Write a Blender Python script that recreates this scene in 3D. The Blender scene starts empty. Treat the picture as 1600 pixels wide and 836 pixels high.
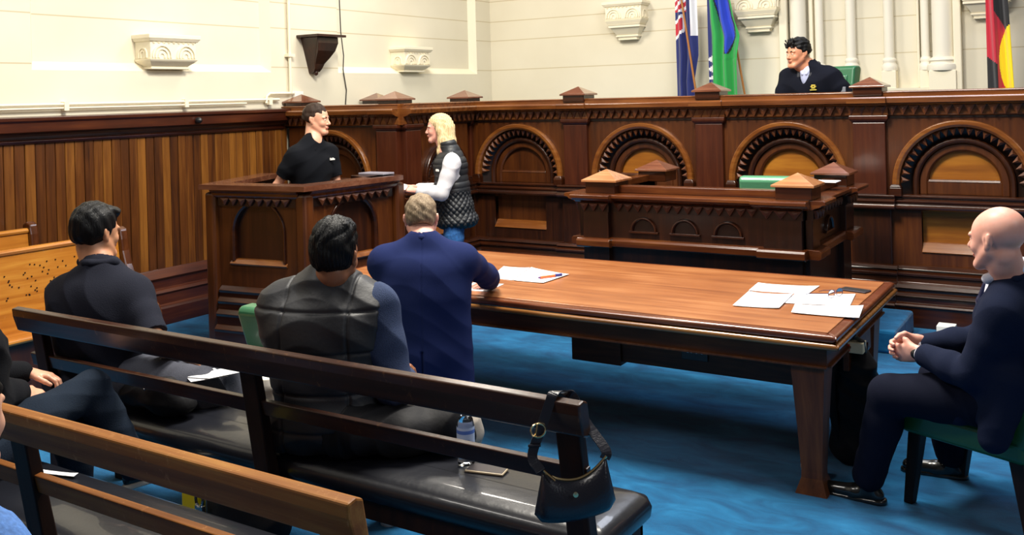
import bpy, math, random
import numpy as np
from mathutils import Vector, Matrix
random.seed(7)
PI = math.pi
SC = bpy.context.scene
COL = SC.collection
# ------------------------------------------------------------------ camera
CAM_H = 1.86
cd = bpy.data.cameras.new('camera'); cam = bpy.data.objects.new('camera', cd); COL.objects.link(cam)
cd.sensor_width = 36.0; cd.lens = 36.0*1483/1600; cd.clip_start = .05
cd.shift_y = -267/1600.0
cam.location = (0, 0, CAM_H)
cam.matrix_world = (Matrix.Translation((0, 0, CAM_H)) @ Matrix.Rotation(math.radians(32.24), 4, 'Z')
                    @ Matrix.Rotation(PI/2, 4, 'X') @ Matrix.Rotation(math.radians(-1.55), 4, 'Z'))
SC.camera = cam
# ------------------------------------------------------------------ world, lamps, exposure
w = bpy.data.worlds.new('world'); SC.world = w; w.use_nodes = True
w.node_tree.nodes['Background'].inputs[0].default_value = (1.0, .96, .92, 1)
w.node_tree.nodes['Background'].inputs[1].default_value = .06
def area(name, loc, target, size, power, col, sy=None):
    l = bpy.data.lights.new(name, 'AREA'); l.energy = power; l.color = col; l.size = size
    if sy: l.shape = 'RECTANGLE'; l.size_y = sy
    o = bpy.data.objects.new(name, l); COL.objects.link(o); o.location = loc
    o.rotation_euler = (Vector(target)-Vector(loc)).to_track_quat('-Z', 'Y').to_euler()
    return o
area('ceiling_lamp', (-3.0, 4.3, 5.4), (-3.0, 4.5, 0), 1.3, 430, (1, .94, .83))
area('ceiling_lamp', (-1.0, 5.6, 5.4), (-1.6, 6.0, 0), 1.4, 150, (1, .94, .84))
area('ceiling_lamp', (-5.6, 7.2, 5.0), (-4.6, 9.0, 1.6), .9, 95, (1, .93, .82))
area('high_window_light', (-1.6, 8.6, 5.6), (-2.2, 4.6, .8), 2.2, 95, (.80, .86, 1.0), 1.4)
area('ceiling_lamp', (-4.6, .6, 5.2), (-4.6, 1.2, 0), 1.3, 85, (1, .95, .88))
area('side_window_light', (3.6, 2.0, 4.6), (-4, 6.0, 1.6), 2.4, 60, (.90, .94, 1.0), 2.0)
SC.view_settings.view_transform = 'Standard'
SC.view_settings.look = 'None'
SC.view_settings.gamma = 1
SC.view_settings.use_curve_mapping = False
SC.view_settings.exposure = 0.25
# ------------------------------------------------------------------ materials
def nmat(name):
    m = bpy.data.materials.new(name); m.use_nodes = True
    nt = m.node_tree; b = nt.nodes['Principled BSDF']
    return m, nt, b
def lk(nt, a, ao, b, bi): nt.links.new(a.outputs[ao], b.inputs[bi])
def coords(nt, scale=(1, 1, 1), rot=(0, 0, 0)):
    t = nt.nodes.new('ShaderNodeTexCoord'); mp = nt.nodes.new('ShaderNodeMapping')
    mp.inputs['Scale'].default_value = scale; mp.inputs['Rotation'].default_value = rot
    lk(nt, t, 'Object', mp, 'Vector'); return mp
def ramp(nt, stops):
    r = nt.nodes.new('ShaderNodeValToRGB'); e = r.color_ramp.elements
    while len(e) < len(stops): e.new(.5)
    for i, (p, c) in enumerate(stops): e[i].position = p; e[i].color = (*c, 1)
    return r
def srgb(h):
    if isinstance(h, str): h = tuple(int(h[i:i+2], 16) for i in (0, 2, 4))
    return tuple((c/255/12.92 if c/255 <= .04045 else ((c/255+.055)/1.055)**2.4) for c in h)
def plain(name, col, rough=.5, metal=0, spec=.5, bump=0, bscale=60, coat=0, var=0, sheen=0, trans=0, stretch=(1, 1, 1)):
    m, nt, b = nmat(name); c = srgb(col) if isinstance(col, str) else col
    b.inputs['Base Color'].default_value = (*c, 1); b.inputs['Roughness'].default_value = rough
    b.inputs['Metallic'].default_value = metal; b.inputs['Specular IOR Level'].default_value = spec
    if coat: b.inputs['Coat Weight'].default_value = coat
    if sheen: b.inputs['Sheen Weight'].default_value = sheen
    if trans: b.inputs['Transmission Weight'].default_value = trans
    if bump or var:
        mp = coords(nt, stretch); n = nt.nodes.new('ShaderNodeTexNoise'); n.inputs['Scale'].default_value = bscale
        n.inputs['Detail'].default_value = 4; lk(nt, mp, 0, n, 'Vector')
        if bump:
            bp = nt.nodes.new('ShaderNodeBump'); bp.inputs['Strength'].default_value = bump; bp.inputs['Distance'].default_value = .01
            lk(nt, n, 'Fac', bp, 'Height'); lk(nt, bp, 0, b, 'Normal')
        if var:
            r = ramp(nt, [(.3, tuple(x*(1-var) for x in c)), (.7, tuple(min(1, x*(1+var)) for x in c))])
            lk(nt, n, 'Fac', r, 0); lk(nt, r, 0, b, 'Base Color')
    return m
def wood(name, dark, mid, light, axis='z', rough=.28, scale=1.0, coat=.35, board=0, baxis='X', bump=.08, scuff=0, spec=.5, dk=.52):
    """stretched noise grain; board>0 gives every board of that width its own tone"""
    m, nt, b = nmat(name)
    s = {'x': (.9, 14, 14), 'y': (14, .9, 14), 'z': (14, 14, .9)}[axis]
    mp = coords(nt, tuple(q*scale for q in s))
    n = nt.nodes.new('ShaderNodeTexNoise'); n.inputs['Scale'].default_value = 1.6; n.inputs['Detail'].default_value = 7
    n.inputs['Roughness'].default_value = .62; n.inputs['Distortion'].default_value = .5
    vec = mp
    fac = n
    lk(nt, vec, 0, n, 'Vector')
    K = lambda h: tuple(q*dk for q in srgb(h))
    r = ramp(nt, [(.25, K(dark)), (.5, K(mid)), (.78, K(light))])
    if board:
        t = nt.nodes.new('ShaderNodeTexCoord'); sp = nt.nodes.new('ShaderNodeSeparateXYZ'); lk(nt, t, 'Object', sp, 0)
        dv = nt.nodes.new('ShaderNodeMath'); dv.operation = 'DIVIDE'; lk(nt, sp, baxis, dv, 0); dv.inputs[1].default_value = board
        fl = nt.nodes.new('ShaderNodeMath'); fl.operation = 'FLOOR'; lk(nt, dv, 0, fl, 0)
        wn = nt.nodes.new('ShaderNodeTexWhiteNoise'); wn.noise_dimensions = '1D'; lk(nt, fl, 0, wn, 'W')
        mx = nt.nodes.new('ShaderNodeMath'); mx.operation = 'MULTIPLY_ADD'; lk(nt, wn, 'Value', mx, 0); mx.inputs[1].default_value = .36
        ad = nt.nodes.new('ShaderNodeMath'); ad.operation = 'MULTIPLY'; lk(nt, n, 'Fac', ad, 0); ad.inputs[1].default_value = .72
        lk(nt, ad, 0, mx, 2); lk(nt, mx, 0, r, 0)
    else:
        n2 = nt.nodes.new('ShaderNodeTexNoise'); n2.inputs['Scale'].default_value = 2.1; n2.inputs['Detail'].default_value = 2
        c2 = coords(nt, (1, 1, 1)); lk(nt, c2, 0, n2, 'Vector')
        mx = nt.nodes.new('ShaderNodeMath'); mx.operation = 'MULTIPLY_ADD'; lk(nt, n2, 'Fac', mx, 0); mx.inputs[1].default_value = .45
        ad = nt.nodes.new('ShaderNodeMath'); ad.operation = 'MULTIPLY_ADD'; lk(nt, n, 'Fac', ad, 0); ad.inputs[1].default_value = .8; ad.inputs[2].default_value = -.12
        lk(nt, ad, 0, mx, 2); lk(nt, mx, 0, r, 0)
    last = r
    if scuff:
        ns = nt.nodes.new('ShaderNodeTexNoise'); ns.inputs['Scale'].default_value = 26; ns.inputs['Detail'].default_value = 8; ns.inputs['Roughness'].default_value = .7
        c3 = coords(nt, (1, 1, .45)); lk(nt, c3, 0, ns, 'Vector')
        rr = ramp(nt, [(.60, (0, 0, 0)), (.72, (scuff, scuff, scuff))]); lk(nt, ns, 'Fac', rr, 0)
        mm = nt.nodes.new('ShaderNodeMixRGB'); lk(nt, rr, 0, mm, 0); lk(nt, r, 0, mm, 1); mm.inputs[2].default_value = (*srgb('c08a56'), 1); last = mm
    lk(nt, last, 0, b, 'Base Color')
    b.inputs['Roughness'].default_value = rough; b.inputs['Coat Weight'].default_value = coat; b.inputs['Coat Roughness'].default_value = .16
    b.inputs['Specular IOR Level'].default_value = spec
    bp = nt.nodes.new('ShaderNodeBump'); bp.inputs['Strength'].default_value = bump; bp.inputs['Distance'].default_value = .01
    lk(nt, n, 'Fac', bp, 'Height'); lk(nt, bp, 0, b, 'Normal')
    return m
def wall_mat(name, course_z):
    m, nt, b = nmat(name)
    t = nt.nodes.new('ShaderNodeTexCoord'); sp = nt.nodes.new('ShaderNodeSeparateXYZ'); lk(nt, t, 'Object', sp, 0)
    prev = None
    for z in course_z:
        d = nt.nodes.new('ShaderNodeMath'); d.operation = 'SUBTRACT'; lk(nt, sp, 'Z', d, 0); d.inputs[1].default_value = z
        a = nt.nodes.new('ShaderNodeMath'); a.operation = 'ABSOLUTE'; lk(nt, d, 0, a, 0)
        if prev is None: prev = a
        else:
            mn = nt.nodes.new('ShaderNodeMath'); mn.operation = 'MINIMUM'; lk(nt, prev, 0, mn, 0); lk(nt, a, 0, mn, 1); prev = mn
    r = ramp(nt, [(0.0022, srgb('c4b48e')), (.0062, srgb('e6dfca'))]); lk(nt, prev, 0, r, 0)
    n = nt.nodes.new('ShaderNodeTexNoise'); n.inputs['Scale'].default_value = 1.3; n.inputs['Detail'].default_value = 6
    lk(nt, coords(nt), 0, n, 'Vector')
    r2 = ramp(nt, [(.3, (.93, .92, .90)), (.7, (1, 1, 1))]); lk(nt, n, 'Fac', r2, 0)
    mm = nt.nodes.new('ShaderNodeMixRGB'); mm.blend_type = 'MULTIPLY'; mm.inputs[0].default_value = 1
    lk(nt, r, 0, mm, 1); lk(nt, r2, 0, mm, 2); lk(nt, mm, 0, b, 'Base Color')
    b.inputs['Roughness'].default_value = .72
    n3 = nt.nodes.new('ShaderNodeTexNoise'); n3.inputs['Scale'].default_value = 90; lk(nt, coords(nt), 0, n3, 'Vector')
    bp = nt.nodes.new('ShaderNodeBump'); bp.inputs['Strength'].default_value = .06; lk(nt, n3, 'Fac', bp, 'Height'); lk(nt, bp, 0, b, 'Normal')
    return m
def carpet_mat():
    m, nt, b = nmat('blue_carpet')
    n = nt.nodes.new('ShaderNodeTexNoise'); n.inputs['Scale'].default_value = 3.2; n.inputs['Detail'].default_value = 9; n.inputs['Roughness'].default_value = .66
    n.inputs['Distortion'].default_value = .6
    lk(nt, coords(nt, (1, 2.1, 1)), 0, n, 'Vector')
    r = ramp(nt, [(.33, srgb('0c456f')), (.55, srgb('14608f')), (.74, srgb('2478aa'))]); lk(nt, n, 'Fac', r, 0); lk(nt, r, 0, b, 'Base Color')
    b.inputs['Roughness'].default_value = .95; b.inputs['Specular IOR Level'].default_value = .1; b.inputs['Sheen Weight'].default_value = .15
    n3 = nt.nodes.new('ShaderNodeTexNoise'); n3.inputs['Scale'].default_value = 260; lk(nt, coords(nt), 0, n3, 'Vector')
    bp = nt.nodes.new('ShaderNodeBump'); bp.inputs['Strength'].default_value = .5; bp.inputs['Distance'].default_value = .01
    lk(nt, n3, 'Fac', bp, 'Height'); lk(nt, bp, 0, b, 'Normal'); return m
def paper_mat(name, axis=1, pitch=.012):
    """white sheet with rows of unreadable grey print"""
    m, nt, b = nmat(name)
    t = nt.nodes.new('ShaderNodeTexCoord'); sp = nt.nodes.new('ShaderNodeSeparateXYZ'); lk(nt, t, 'Object', sp, 0)
    w1 = nt.nodes.new('ShaderNodeTexNoise'); w1.inputs['Scale'].default_value = 1; w1.inputs['Detail'].default_value = 3
    lk(nt, coords(nt, (120, 1/pitch*2.2, 1)), 0, w1, 'Vector')
    md = nt.nodes.new('ShaderNodeMath'); md.operation = 'PINGPONG'; lk(nt, sp, 'Y', md, 0); md.inputs[1].default_value = pitch/2
    gt = nt.nodes.new('ShaderNodeMath'); gt.operation = 'GREATER_THAN'; lk(nt, md, 0, gt, 0); gt.inputs[1].default_value = pitch*.3
    g2 = nt.nodes.new('ShaderNodeMath'); g2.operation = 'GREATER_THAN'; lk(nt, w1, 'Fac', g2, 0); g2.inputs[1].default_value = .5
    ml = nt.nodes.new('ShaderNodeMath'); ml.operation = 'MULTIPLY'; lk(nt, gt, 0, ml, 0); lk(nt, g2, 0, ml, 1)
    mm = nt.nodes.new('ShaderNodeMixRGB'); lk(nt, ml, 0, mm, 0); mm.inputs[1].default_value = (*srgb('f2f2f6'), 1); mm.inputs[2].default_value = (*srgb('c3c6d0'), 1)
    lk(nt, mm, 0, b, 'Base Color'); b.inputs['Roughness'].default_value = .6; return m
COURSES = (1.78, 2.215, 2.605, 2.86, 3.13, 3.5)
MW = wall_mat('cream_painted_stone', COURSES)
MS = plain('cream_carved_stone', 'f1e8cf', .6, bump=.04, bscale=70)
MCOL = plain('white_painted_shaft', 'ece6d6', .5, bump=.03, bscale=40)
MC = carpet_mat()
WD = wood('dark_cedar', '241006', '45200d', '6e3815', 'z', rough=.36, coat=.12, dk=.43)
WDX = wood('dark_cedar_long', '28110a', '4a220e', '743a18', 'x', rough=.28, coat=.28, dk=.44)
WDY = wood('dark_cedar_deep', '28110a', '4a220e', '743a18', 'y', rough=.28, coat=.28, dk=.44)
WK = wood('recess_shade_cedar', '180a05', '2a1309', '42200d', 'x', rough=.4, coat=.08, dk=.4)  # cedar darkened in colour to stand for shade in recesses and behind teeth
WM = wood('brown_cedar_panel', '4a230c', '6e3813', '91511f', 'z', rough=.36, coat=.12, dk=.43)
WTO = wood('tooth_cedar', '3a1b0a', '5e3013', '83481f', 'x', rough=.5, coat=0, dk=.85)
WRD = wood('red_cedar_pilaster', '421a0c', '642c15', '7f4020', 'z', rough=.36, coat=.12, dk=.43)
WG = wood('golden_cedar_panel', '6d3a0e', '9c5d18', 'c08028', 'x', rough=.38, scale=.8, coat=.1, dk=.85)
WH = wood('honey_arch_moulding', '6a3814', '925422', 'b5783a', 'x', rough=.25, dk=.62)
WT = wood('table_top_oak', '7c4424', 'a36438', 'c68a5a', 'x', rough=.3, scale=.85, coat=.35, dk=.86, bump=.04)
WTE = wood('table_edge', '5c2a16', '82432a', 'a8653f', 'x', rough=.2)
WTB = wood('table_bead', '7c471f', 'ad6f36', 'd19a55', 'x', rough=.25)
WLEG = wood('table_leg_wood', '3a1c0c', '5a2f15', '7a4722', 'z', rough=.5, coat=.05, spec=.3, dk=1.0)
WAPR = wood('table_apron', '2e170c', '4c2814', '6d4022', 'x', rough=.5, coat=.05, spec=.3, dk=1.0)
WL = wood('panelling_boards', '3a1a07', '733f13', 'b0702a', 'z', rough=.38, board=.082, baxis='Y', coat=.12, dk=.58)
WLT = wood('panelling_rail', '371509', '5a2714', '82431f', 'y', rough=.3)
WP = wood('pew_oak', '8a4c16', 'b87225', 'd6963c', 'y', rough=.3, scuff=.35, dk=.85)
WPE = wood('pew_end', '43200f', '6b3819', '8a5028', 'z', rough=.26)
WB = wood('bench_rail_worn', '2c140a', '4c2614', '74421f', 'x', rough=.36, scuff=.25, coat=.35, spec=.35, dk=.38)
WBL = wood('bench_rail_light', '633512', '8c5726', 'b3803f', 'x', rough=.5, scuff=.8, dk=.95, coat=0, spec=.2)
WBD = wood('bench_frame_dark', '23110a', '3a1e10', '553018', 'z', rough=.55, coat=0, spec=.25, dk=.42)
WCAP = wood('post_cap_wood', '5b2d1e', '7e4a34', 'a0694c', 'x', rough=.2, coat=1.0, dk=.7)
WCAPH = wood('pale_post_cap_wood', '8a5030', 'b27448', 'cf9766', 'x', rough=.25, coat=.6, dk=.8)
ML = plain('black_leather', (.008, .009, .014), .33, bump=.10, bscale=30, spec=.55, coat=.35)
MGL = plain('green_leather', '2a6845', .35, bump=.08, bscale=50, coat=.2)
MGD = plain('dark_green_leather', '234f22', .4, bump=.08, bscale=50, coat=.2)
MBRASS = plain('brass', (.75, .55, .25), .25, 1)
MSTEEL = plain('steel', (.75, .75, .76), .25, 1)
MBLK = plain('black_plastic', (.012, .012, .014), .35)
MWHT = plain('white_plastic', 'eeece6', .4)
MPAP = paper_mat('printed_paper')
MPW = plain('blank_paper', 'f3f3f6', .6)
# ------------------------------------------------------------------ mesh helpers
class MB:
    def __init__(s, T=None): s.v = []; s.f = []; s.T = T or (lambda u, n, z: (u, n, z)); s.mi = []; s.cur = 0
    def add(s, vs, fs):
        o = len(s.v); s.v += [tuple(s.T(*p)) for p in vs]
        s.f += [tuple(i+o for i in f) for f in fs]; s.mi += [s.cur]*len(fs); return s
    def box(s, a, b):
        x0, x1 = sorted((a[0], b[0])); y0, y1 = sorted((a[1], b[1])); z0, z1 = sorted((a[2], b[2]))
        return s.add([(x0, y0, z0), (x1, y0, z0), (x1, y1, z0), (x0, y1, z0), (x0, y0, z1), (x1, y0, z1), (x1, y1, z1), (x0, y1, z1)],
                     [(0, 3, 2, 1), (4, 5, 6, 7), (0, 1, 5, 4), (1, 2, 6, 5), (2, 3, 7, 6), (3, 0, 4, 7)])
    def frustum(s, c0, h0, c1, h1):
        """rect at c0 (half sizes h0) to rect at c1; both horizontal"""
        v = []
        for c, h in ((c0, h0), (c1, h1)):
            v += [(c[0]-h[0], c[1]-h[1], c[2]), (c[0]+h[0], c[1]-h[1], c[2]), (c[0]+h[0], c[1]+h[1], c[2]), (c[0]-h[0], c[1]+h[1], c[2])]
        return s.add(v, [(0, 3, 2, 1), (4, 5, 6, 7), (0, 1, 5, 4), (1, 2, 6, 5), (2, 3, 7, 6), (3, 0, 4, 7)])
    def extr(s, prof, u0, u1):
        """profile of (n,z) points, closed, extruded along u"""
        k = len(prof); v = [(u0, p[0], p[1]) for p in prof]+[(u1, p[0], p[1]) for p in prof]
        f = [(i, (i+1) % k, k+(i+1) % k, k+i) for i in range(k)]+[tuple(range(k))[::-1], tuple(range(k, 2*k))]
        return s.add(v, f)
    def prism(s, poly, z0, z1):
        k = len(poly); v = [(p[0], p[1], z0) for p in poly]+[(p[0], p[1], z1) for p in poly]
        return s.add(v, [(i, (i+1) % k, k+(i+1) % k, k+i) for i in range(k)]+[tuple(range(k))[::-1], tuple(range(k, 2*k))])
    def sweep(s, prof, pts, closed=False):
        """prof: list of (r,n) ; pts: list of (cu,cz,du,dz) centre and radial dir"""
        k = len(prof); v = []
        for cu, cz, du, dz in pts:
            v += [(cu+du*r, n, cz+dz*r) for r, n in prof]
        f = []
        for i in range(len(pts)-1):
            for j in range(k):
                f.append((i*k+j, i*k+(j+1) % k, (i+1)*k+(j+1) % k, (i+1)*k+j))
        f += [tuple(range(k))[::-1], tuple(range((len(pts)-1)*k, len(pts)*k))]
        return s.add(v, f)
    def lathe(s, prof, c=(0, 0, 0), seg=24, cap=True):
        v = []; f = []; k = len(prof)
        for i in range(seg):
            a = 2*PI*i/seg
            v += [(c[0]+r*math.cos(a), c[1]+r*math.sin(a), c[2]+z) for r, z in prof]
        for i in range(seg):
            j = (i+1) % seg
            for q in range(k-1): f.append((i*k+q, j*k+q, j*k+q+1, i*k+q+1))
        if cap:
            f.append(tuple(i*k for i in range(seg))[::-1]); f.append(tuple(i*k+k-1 for i in range(seg)))
        return s.add(v, f)
    def tube(s, pts, r, seg=8, ry=None):
        pts = [Vector(p) for p in pts]; v = []; n = len(pts); rr = r if isinstance(r, (list, tuple)) else [r]*n
        up = None
        for i, p in enumerate(pts):
            d = (pts[min(i+1, n-1)]-pts[max(i-1, 0)]).normalized()
            if up is None: up = Vector((0, 0, 1)) if abs(d.z) < .9 else Vector((1, 0, 0))
            a = d.cross(up).normalized(); bb = a.cross(d).normalized(); up = bb
            for k in range(seg):
                t = 2*PI*k/seg; v.append(tuple(p+a*math.cos(t)*rr[i]+bb*math.sin(t)*(ry if ry else rr[i])))
        f = []
        for i in range(n-1):
            for k in range(seg): f.append((i*seg+k, i*seg+(k+1) % seg, (i+1)*seg+(k+1) % seg, (i+1)*seg+k))
        f += [tuple(range(seg))[::-1], tuple(range((n-1)*seg, n*seg))]
        return s.add(v, f)
    def build(s, name, mat, parent=None, bev=0, smooth=False, seg=2, origin=None, sub=0):
        me = bpy.data.meshes.new(name)
        org = Vector(origin) if origin is not None else (parent_world(parent) if parent else Vector((0, 0, 0)))
        me.from_pydata([tuple(Vector(p)-org) for p in s.v], [], s.f); me.validate(); me.update()
        o = bpy.data.objects.new(name, me); COL.objects.link(o)
        for m in (mat if isinstance(mat, (list, tuple)) else [mat]): me.materials.append(m)
        if isinstance(mat, (list, tuple)) and len(me.polygons) == len(s.mi): me.polygons.foreach_set('material_index', s.mi)
        import bmesh
        bm = bmesh.new(); bm.from_mesh(me); bmesh.ops.recalc_face_normals(bm, faces=bm.faces); bm.to_mesh(me); bm.free()
        if smooth:
            me.polygons.foreach_set('use_smooth', [True]*len(me.polygons))
            me.set_sharp_from_angle(angle=math.radians(50))
        if parent: o.parent = parent; o.location = org-parent_world(parent)
        else: o.location = org
        if bev:
            md = o.modifiers.new('bevel', 'BEVEL'); md.width = bev; md.segments = seg; md.limit_method = 'ANGLE'; md.angle_limit = math.radians(35)
        if sub:
            md = o.modifiers.new('sub', 'SUBSURF'); md.levels = sub; md.render_levels = sub
        return o
def parent_world(p):
    v = Vector((0, 0, 0))
    while p is not None: v = v+p.location; p = p.parent
    return v
def tag(o, label=None, cat=None, group=None, kind=None):
    if label: o['label'] = label
    if cat: o['category'] = cat
    if group: o['group'] = group
    if kind: o['kind'] = kind
    return o
def thing(name, label, cat, loc, group=None):
    o = bpy.data.objects.new(name, None); COL.objects.link(o); o.location = loc; o.empty_display_size = .1
    return tag(o, label, cat, group)
def kids(o): return [c for c in bpy.data.objects if c.parent == o]
def copy_tree(o, parent=None):
    c = o.copy(); COL.objects.link(c)
    if parent: c.parent = parent
    for ch in kids(o): copy_tree(ch, c)
    return c
def frame(O, u, n):
    """local (u along, n outward, z) to world"""
    return lambda a, b, z: (O[0]+u[0]*a+n[0]*b, O[1]+u[1]*a+n[1]*b, O[2]+z if len(O) > 2 else z)
def arch_pts(cu, cz, zl, seg=32, R=0):
    """centre/radial list for a stilted semicircle, legs down to zl"""
    pts = []
    if zl < cz: pts.append((cu, zl, -1, 0))
    for i in range(seg+1):
        a = PI-PI*i/seg; pts.append((cu, cz, math.cos(a), math.sin(a)))
    if zl < cz: pts.append((cu, zl, 1, 0))
    return pts
def arch_plate(m, u0, u1, z0, z1, cu, cz, R, zl, nf, nb, seg=32):
    """plate with an arched hole; front at nf, the reveal goes back to nb"""
    angs = sorted(set([PI-PI*i/seg for i in range(seg+1)]+[math.atan2(z1-cz, u0-cu), math.atan2(z1-cz, u1-cu)]), reverse=True)
    inner = [(cu-R, zl)] if zl < cz else []; outer = [(u0, zl)] if zl < cz else []
    for a in angs:
        c, s = math.cos(a), math.sin(a); inner.append((cu+R*c, cz+R*s))
        t = 1e9
        if c > 1e-6: t = min(t, (u1-cu)/c)
        if c < -1e-6: t = min(t, (u0-cu)/c)
        if s > 1e-6: t = min(t, (z1-cz)/s)
        outer.append((cu+t*c, cz+t*s))
    if zl < cz: inner.append((cu+R, zl)); outer.append((u1, zl))
    k = len(inner)
    v = [(p[0], nf, p[1]) for p in inner]+[(p[0], nf, p[1]) for p in outer]+[(p[0], nb, p[1]) for p in inner]
    f = []
    for i in range(k-1): f += [(i, i+1, k+i+1, k+i), (i, 2*k+i, 2*k+i+1, i+1)]
    m.add(v, f)
    if zl > z0+1e-4: m.add([(u0, nf, z0), (u1, nf, z0), (u1, nf, zl), (u0, nf, zl)], [(0, 1, 2, 3)])
    return m
def half_disc(m, cu, cz, R, zl, n, seg=32):
    pts = [(cu+R*math.cos(PI-PI*i/seg), cz+R*math.sin(PI-PI*i/seg)) for i in range(seg+1)]
    if zl < cz: pts = [(cu-R, zl)]+pts+[(cu+R, zl)]
    m.add([(p[0], n, p[1]) for p in pts], [tuple(range(len(pts)))])
    return m
def teeth(m, u0, u1, ztop, zbot, n0, n1, count):
    """row of raised downward-pointing triangles with a low facet on each"""
    w = (u1-u0)/count; nf = n1-.012
    for i in range(count):
        a = u0+w*i; b = a+w; c = (a+b)/2
        m.add([(a, nf, ztop), (b, nf, ztop), (c, nf, zbot), (c, n1, ztop-(ztop-zbot)*.35), (a, n0, ztop), (b, n0, ztop), (c, n0, zbot)],
              [(0, 1, 3), (1, 2, 3), (2, 0, 3), (0, 2, 6, 4), (2, 1, 5, 6), (0, 4, 5, 1), (4, 6, 5)])
    return m
def arc_teeth(m, cu, cz, r0, r1, nb, nf, count, a0=PI, a1=0):
    for i in range(count):
        t0 = a0+(a1-a0)*i/count; t1 = a0+(a1-a0)*(i+1)/count; tm = (t0+t1)/2
        P = lambda r, t, n: (cu+r*math.cos(t), n, cz+r*math.sin(t))
        n_ = nf-.014
        m.add([P(r1, t0, n_), P(r1, t1, n_), P(r0, tm, n_), P(r1*.66+r0*.34, tm, nf), P(r1, t0, nb), P(r1, t1, nb), P(r0, tm, nb-.03)],
              [(0, 1, 3), (1, 2, 3), (2, 0, 3), (0, 2, 6, 4), (2, 1, 5, 6), (0, 4, 5, 1)])
    return m
# ================================================================== ROOM
def struct(name, mb, mat, parent=None, **k):
    o = mb.build(name, mat, parent, **k)
    if not parent: o['kind'] = 'structure'
    return o
m = MB(); m.box((-7.3, -1.5, -.1), (4.5, 11.2, 0)); struct('floor', m, MC)
# left wall: lower band, piers, recessed blind panels with sloping sills
wl = MB()
wl.box((-7.3, -1.5, 0), (-7.0, 11.2, 2.165))
PIERS = [(1.2, 4.2), (6.66, 7.62), (10.26, 11.2)]
for a, b in PIERS: wl.box((-7.3, a, 2.165), (-7.0, b, 5.2))
for a, b in ((-1.5, 1.2), (4.2, 6.66), (7.62, 10.26)): wl.box((-7.3, a, 2.165), (-7.09, b, 5.2))
struct('wall_left', wl, MW)
s = MB()
for a, b in ((4.2, 6.66), (7.62, 10.26), (-1.5, 1.2)):
    s.add([(-7.0, a, 2.165), (-7.0, b, 2.165), (-7.09, b-.04, 2.235), (-7.09, a+.04, 2.235), (-7.09, a, 2.165), (-7.09, b, 2.165)],
          [(0, 1, 2, 3), (0, 3, 4), (1, 5, 2), (4, 3, 2, 5), (0, 4, 5, 1)])
    for q, sg in ((a, 1), (b, -1)):   # splayed jambs
        s.add([(-7.0, q, 2.165), (-7.0, q, 5.2), (-7.09, q+.06*sg, 5.2), (-7.09, q+.06*sg, 2.2), (-7.09, q, 2.165), (-7.09, q, 5.2)],
              [(0, 1, 2, 3), (0, 3, 4), (1, 5, 2), (3, 2, 5, 4), (0, 4, 5, 1)])
struct('trim_1', s, MS)
# back wall with a niche between clusters of shafts
wb = MB(); wb.box((-7.3, 10.6, 0), (-3.06, 10.9, 5.2)); wb.box((-3.06, 10.74, 0), (-1.26, 10.9, 5.2)); wb.box((-1.26, 10.6, 0), (4.5, 10.9, 5.2))
wb.box((-3.06, 10.6, 0), (-1.26, 10.74, 1.84))
struct('wall_back', wb, MW)
def shaft(x, y, r, zb, plinth, nm, lab):
    t = thing(nm, lab, 'column', (x, y, 0))
    MB().lathe([(r, zb+.09), (r, 5.2)], (x, y, 0), 28, cap=False).build('shaft', MCOL, t, smooth=True)
    b = MB(); b.lathe([(r*1.5, zb-.03), (r*1.55, zb), (r*1.5, zb+.03), (r*1.25, zb+.045), (r*1.2, zb+.06), (r*1.35, zb+.075), (r*1.25, zb+.095), (r*1.0, zb+.11)], (x, y, 0), 28)
    b.build('base', MCOL, t, smooth=True)
    p = MB(); p.box((x-r*plinth, y-r*plinth, 0), (x+r*plinth, min(y+r*plinth, 10.74), zb-.03)); p.build('plinth', MS, t, bev=.006)
    return t
shaft(-2.92, 10.62, .088, 2.0, 1.5, 'engaged_column', 'thick round white shaft on the left jamb, behind the chairing man')
shaft(-2.70, 10.66, .045, 2.02, 1.5, 'engaged_column', 'thin white shaft beside the thick left one, just behind the dark-haired head')
shaft(-2.37, 10.68, .052, 2.07, 1.4, 'engaged_column', 'slender white shaft rising behind the green chair back')
shaft(-1.98, 10.68, .052, 2.055, 1.4, 'engaged_column', 'slender white shaft standing free in the right half of the niche')
shaft(-1.62, 10.66, .042, 2.05, 1.3, 'engaged_column', 'thin white shaft touching the thick right one')
shaft(-1.44, 10.60, .105, 2.04, 1.22, 'engaged_column', 'thick round white shaft on a square block at the right jamb')
m = MB(); m.box((-1.335, 10.5, 0), (-1.26, 10.6, 5.2)); m.box((-3.11, 10.53, 0), (-3.02, 10.6, 5.2)); m.box((-2.81, 10.64, 1.84), (-2.765, 10.74, 5.2)); m.box((-1.7, 10.64, 1.84), (-1.675, 10.74, 5.2))
struct('trim_2', m, MS, bev=.012)
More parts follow.
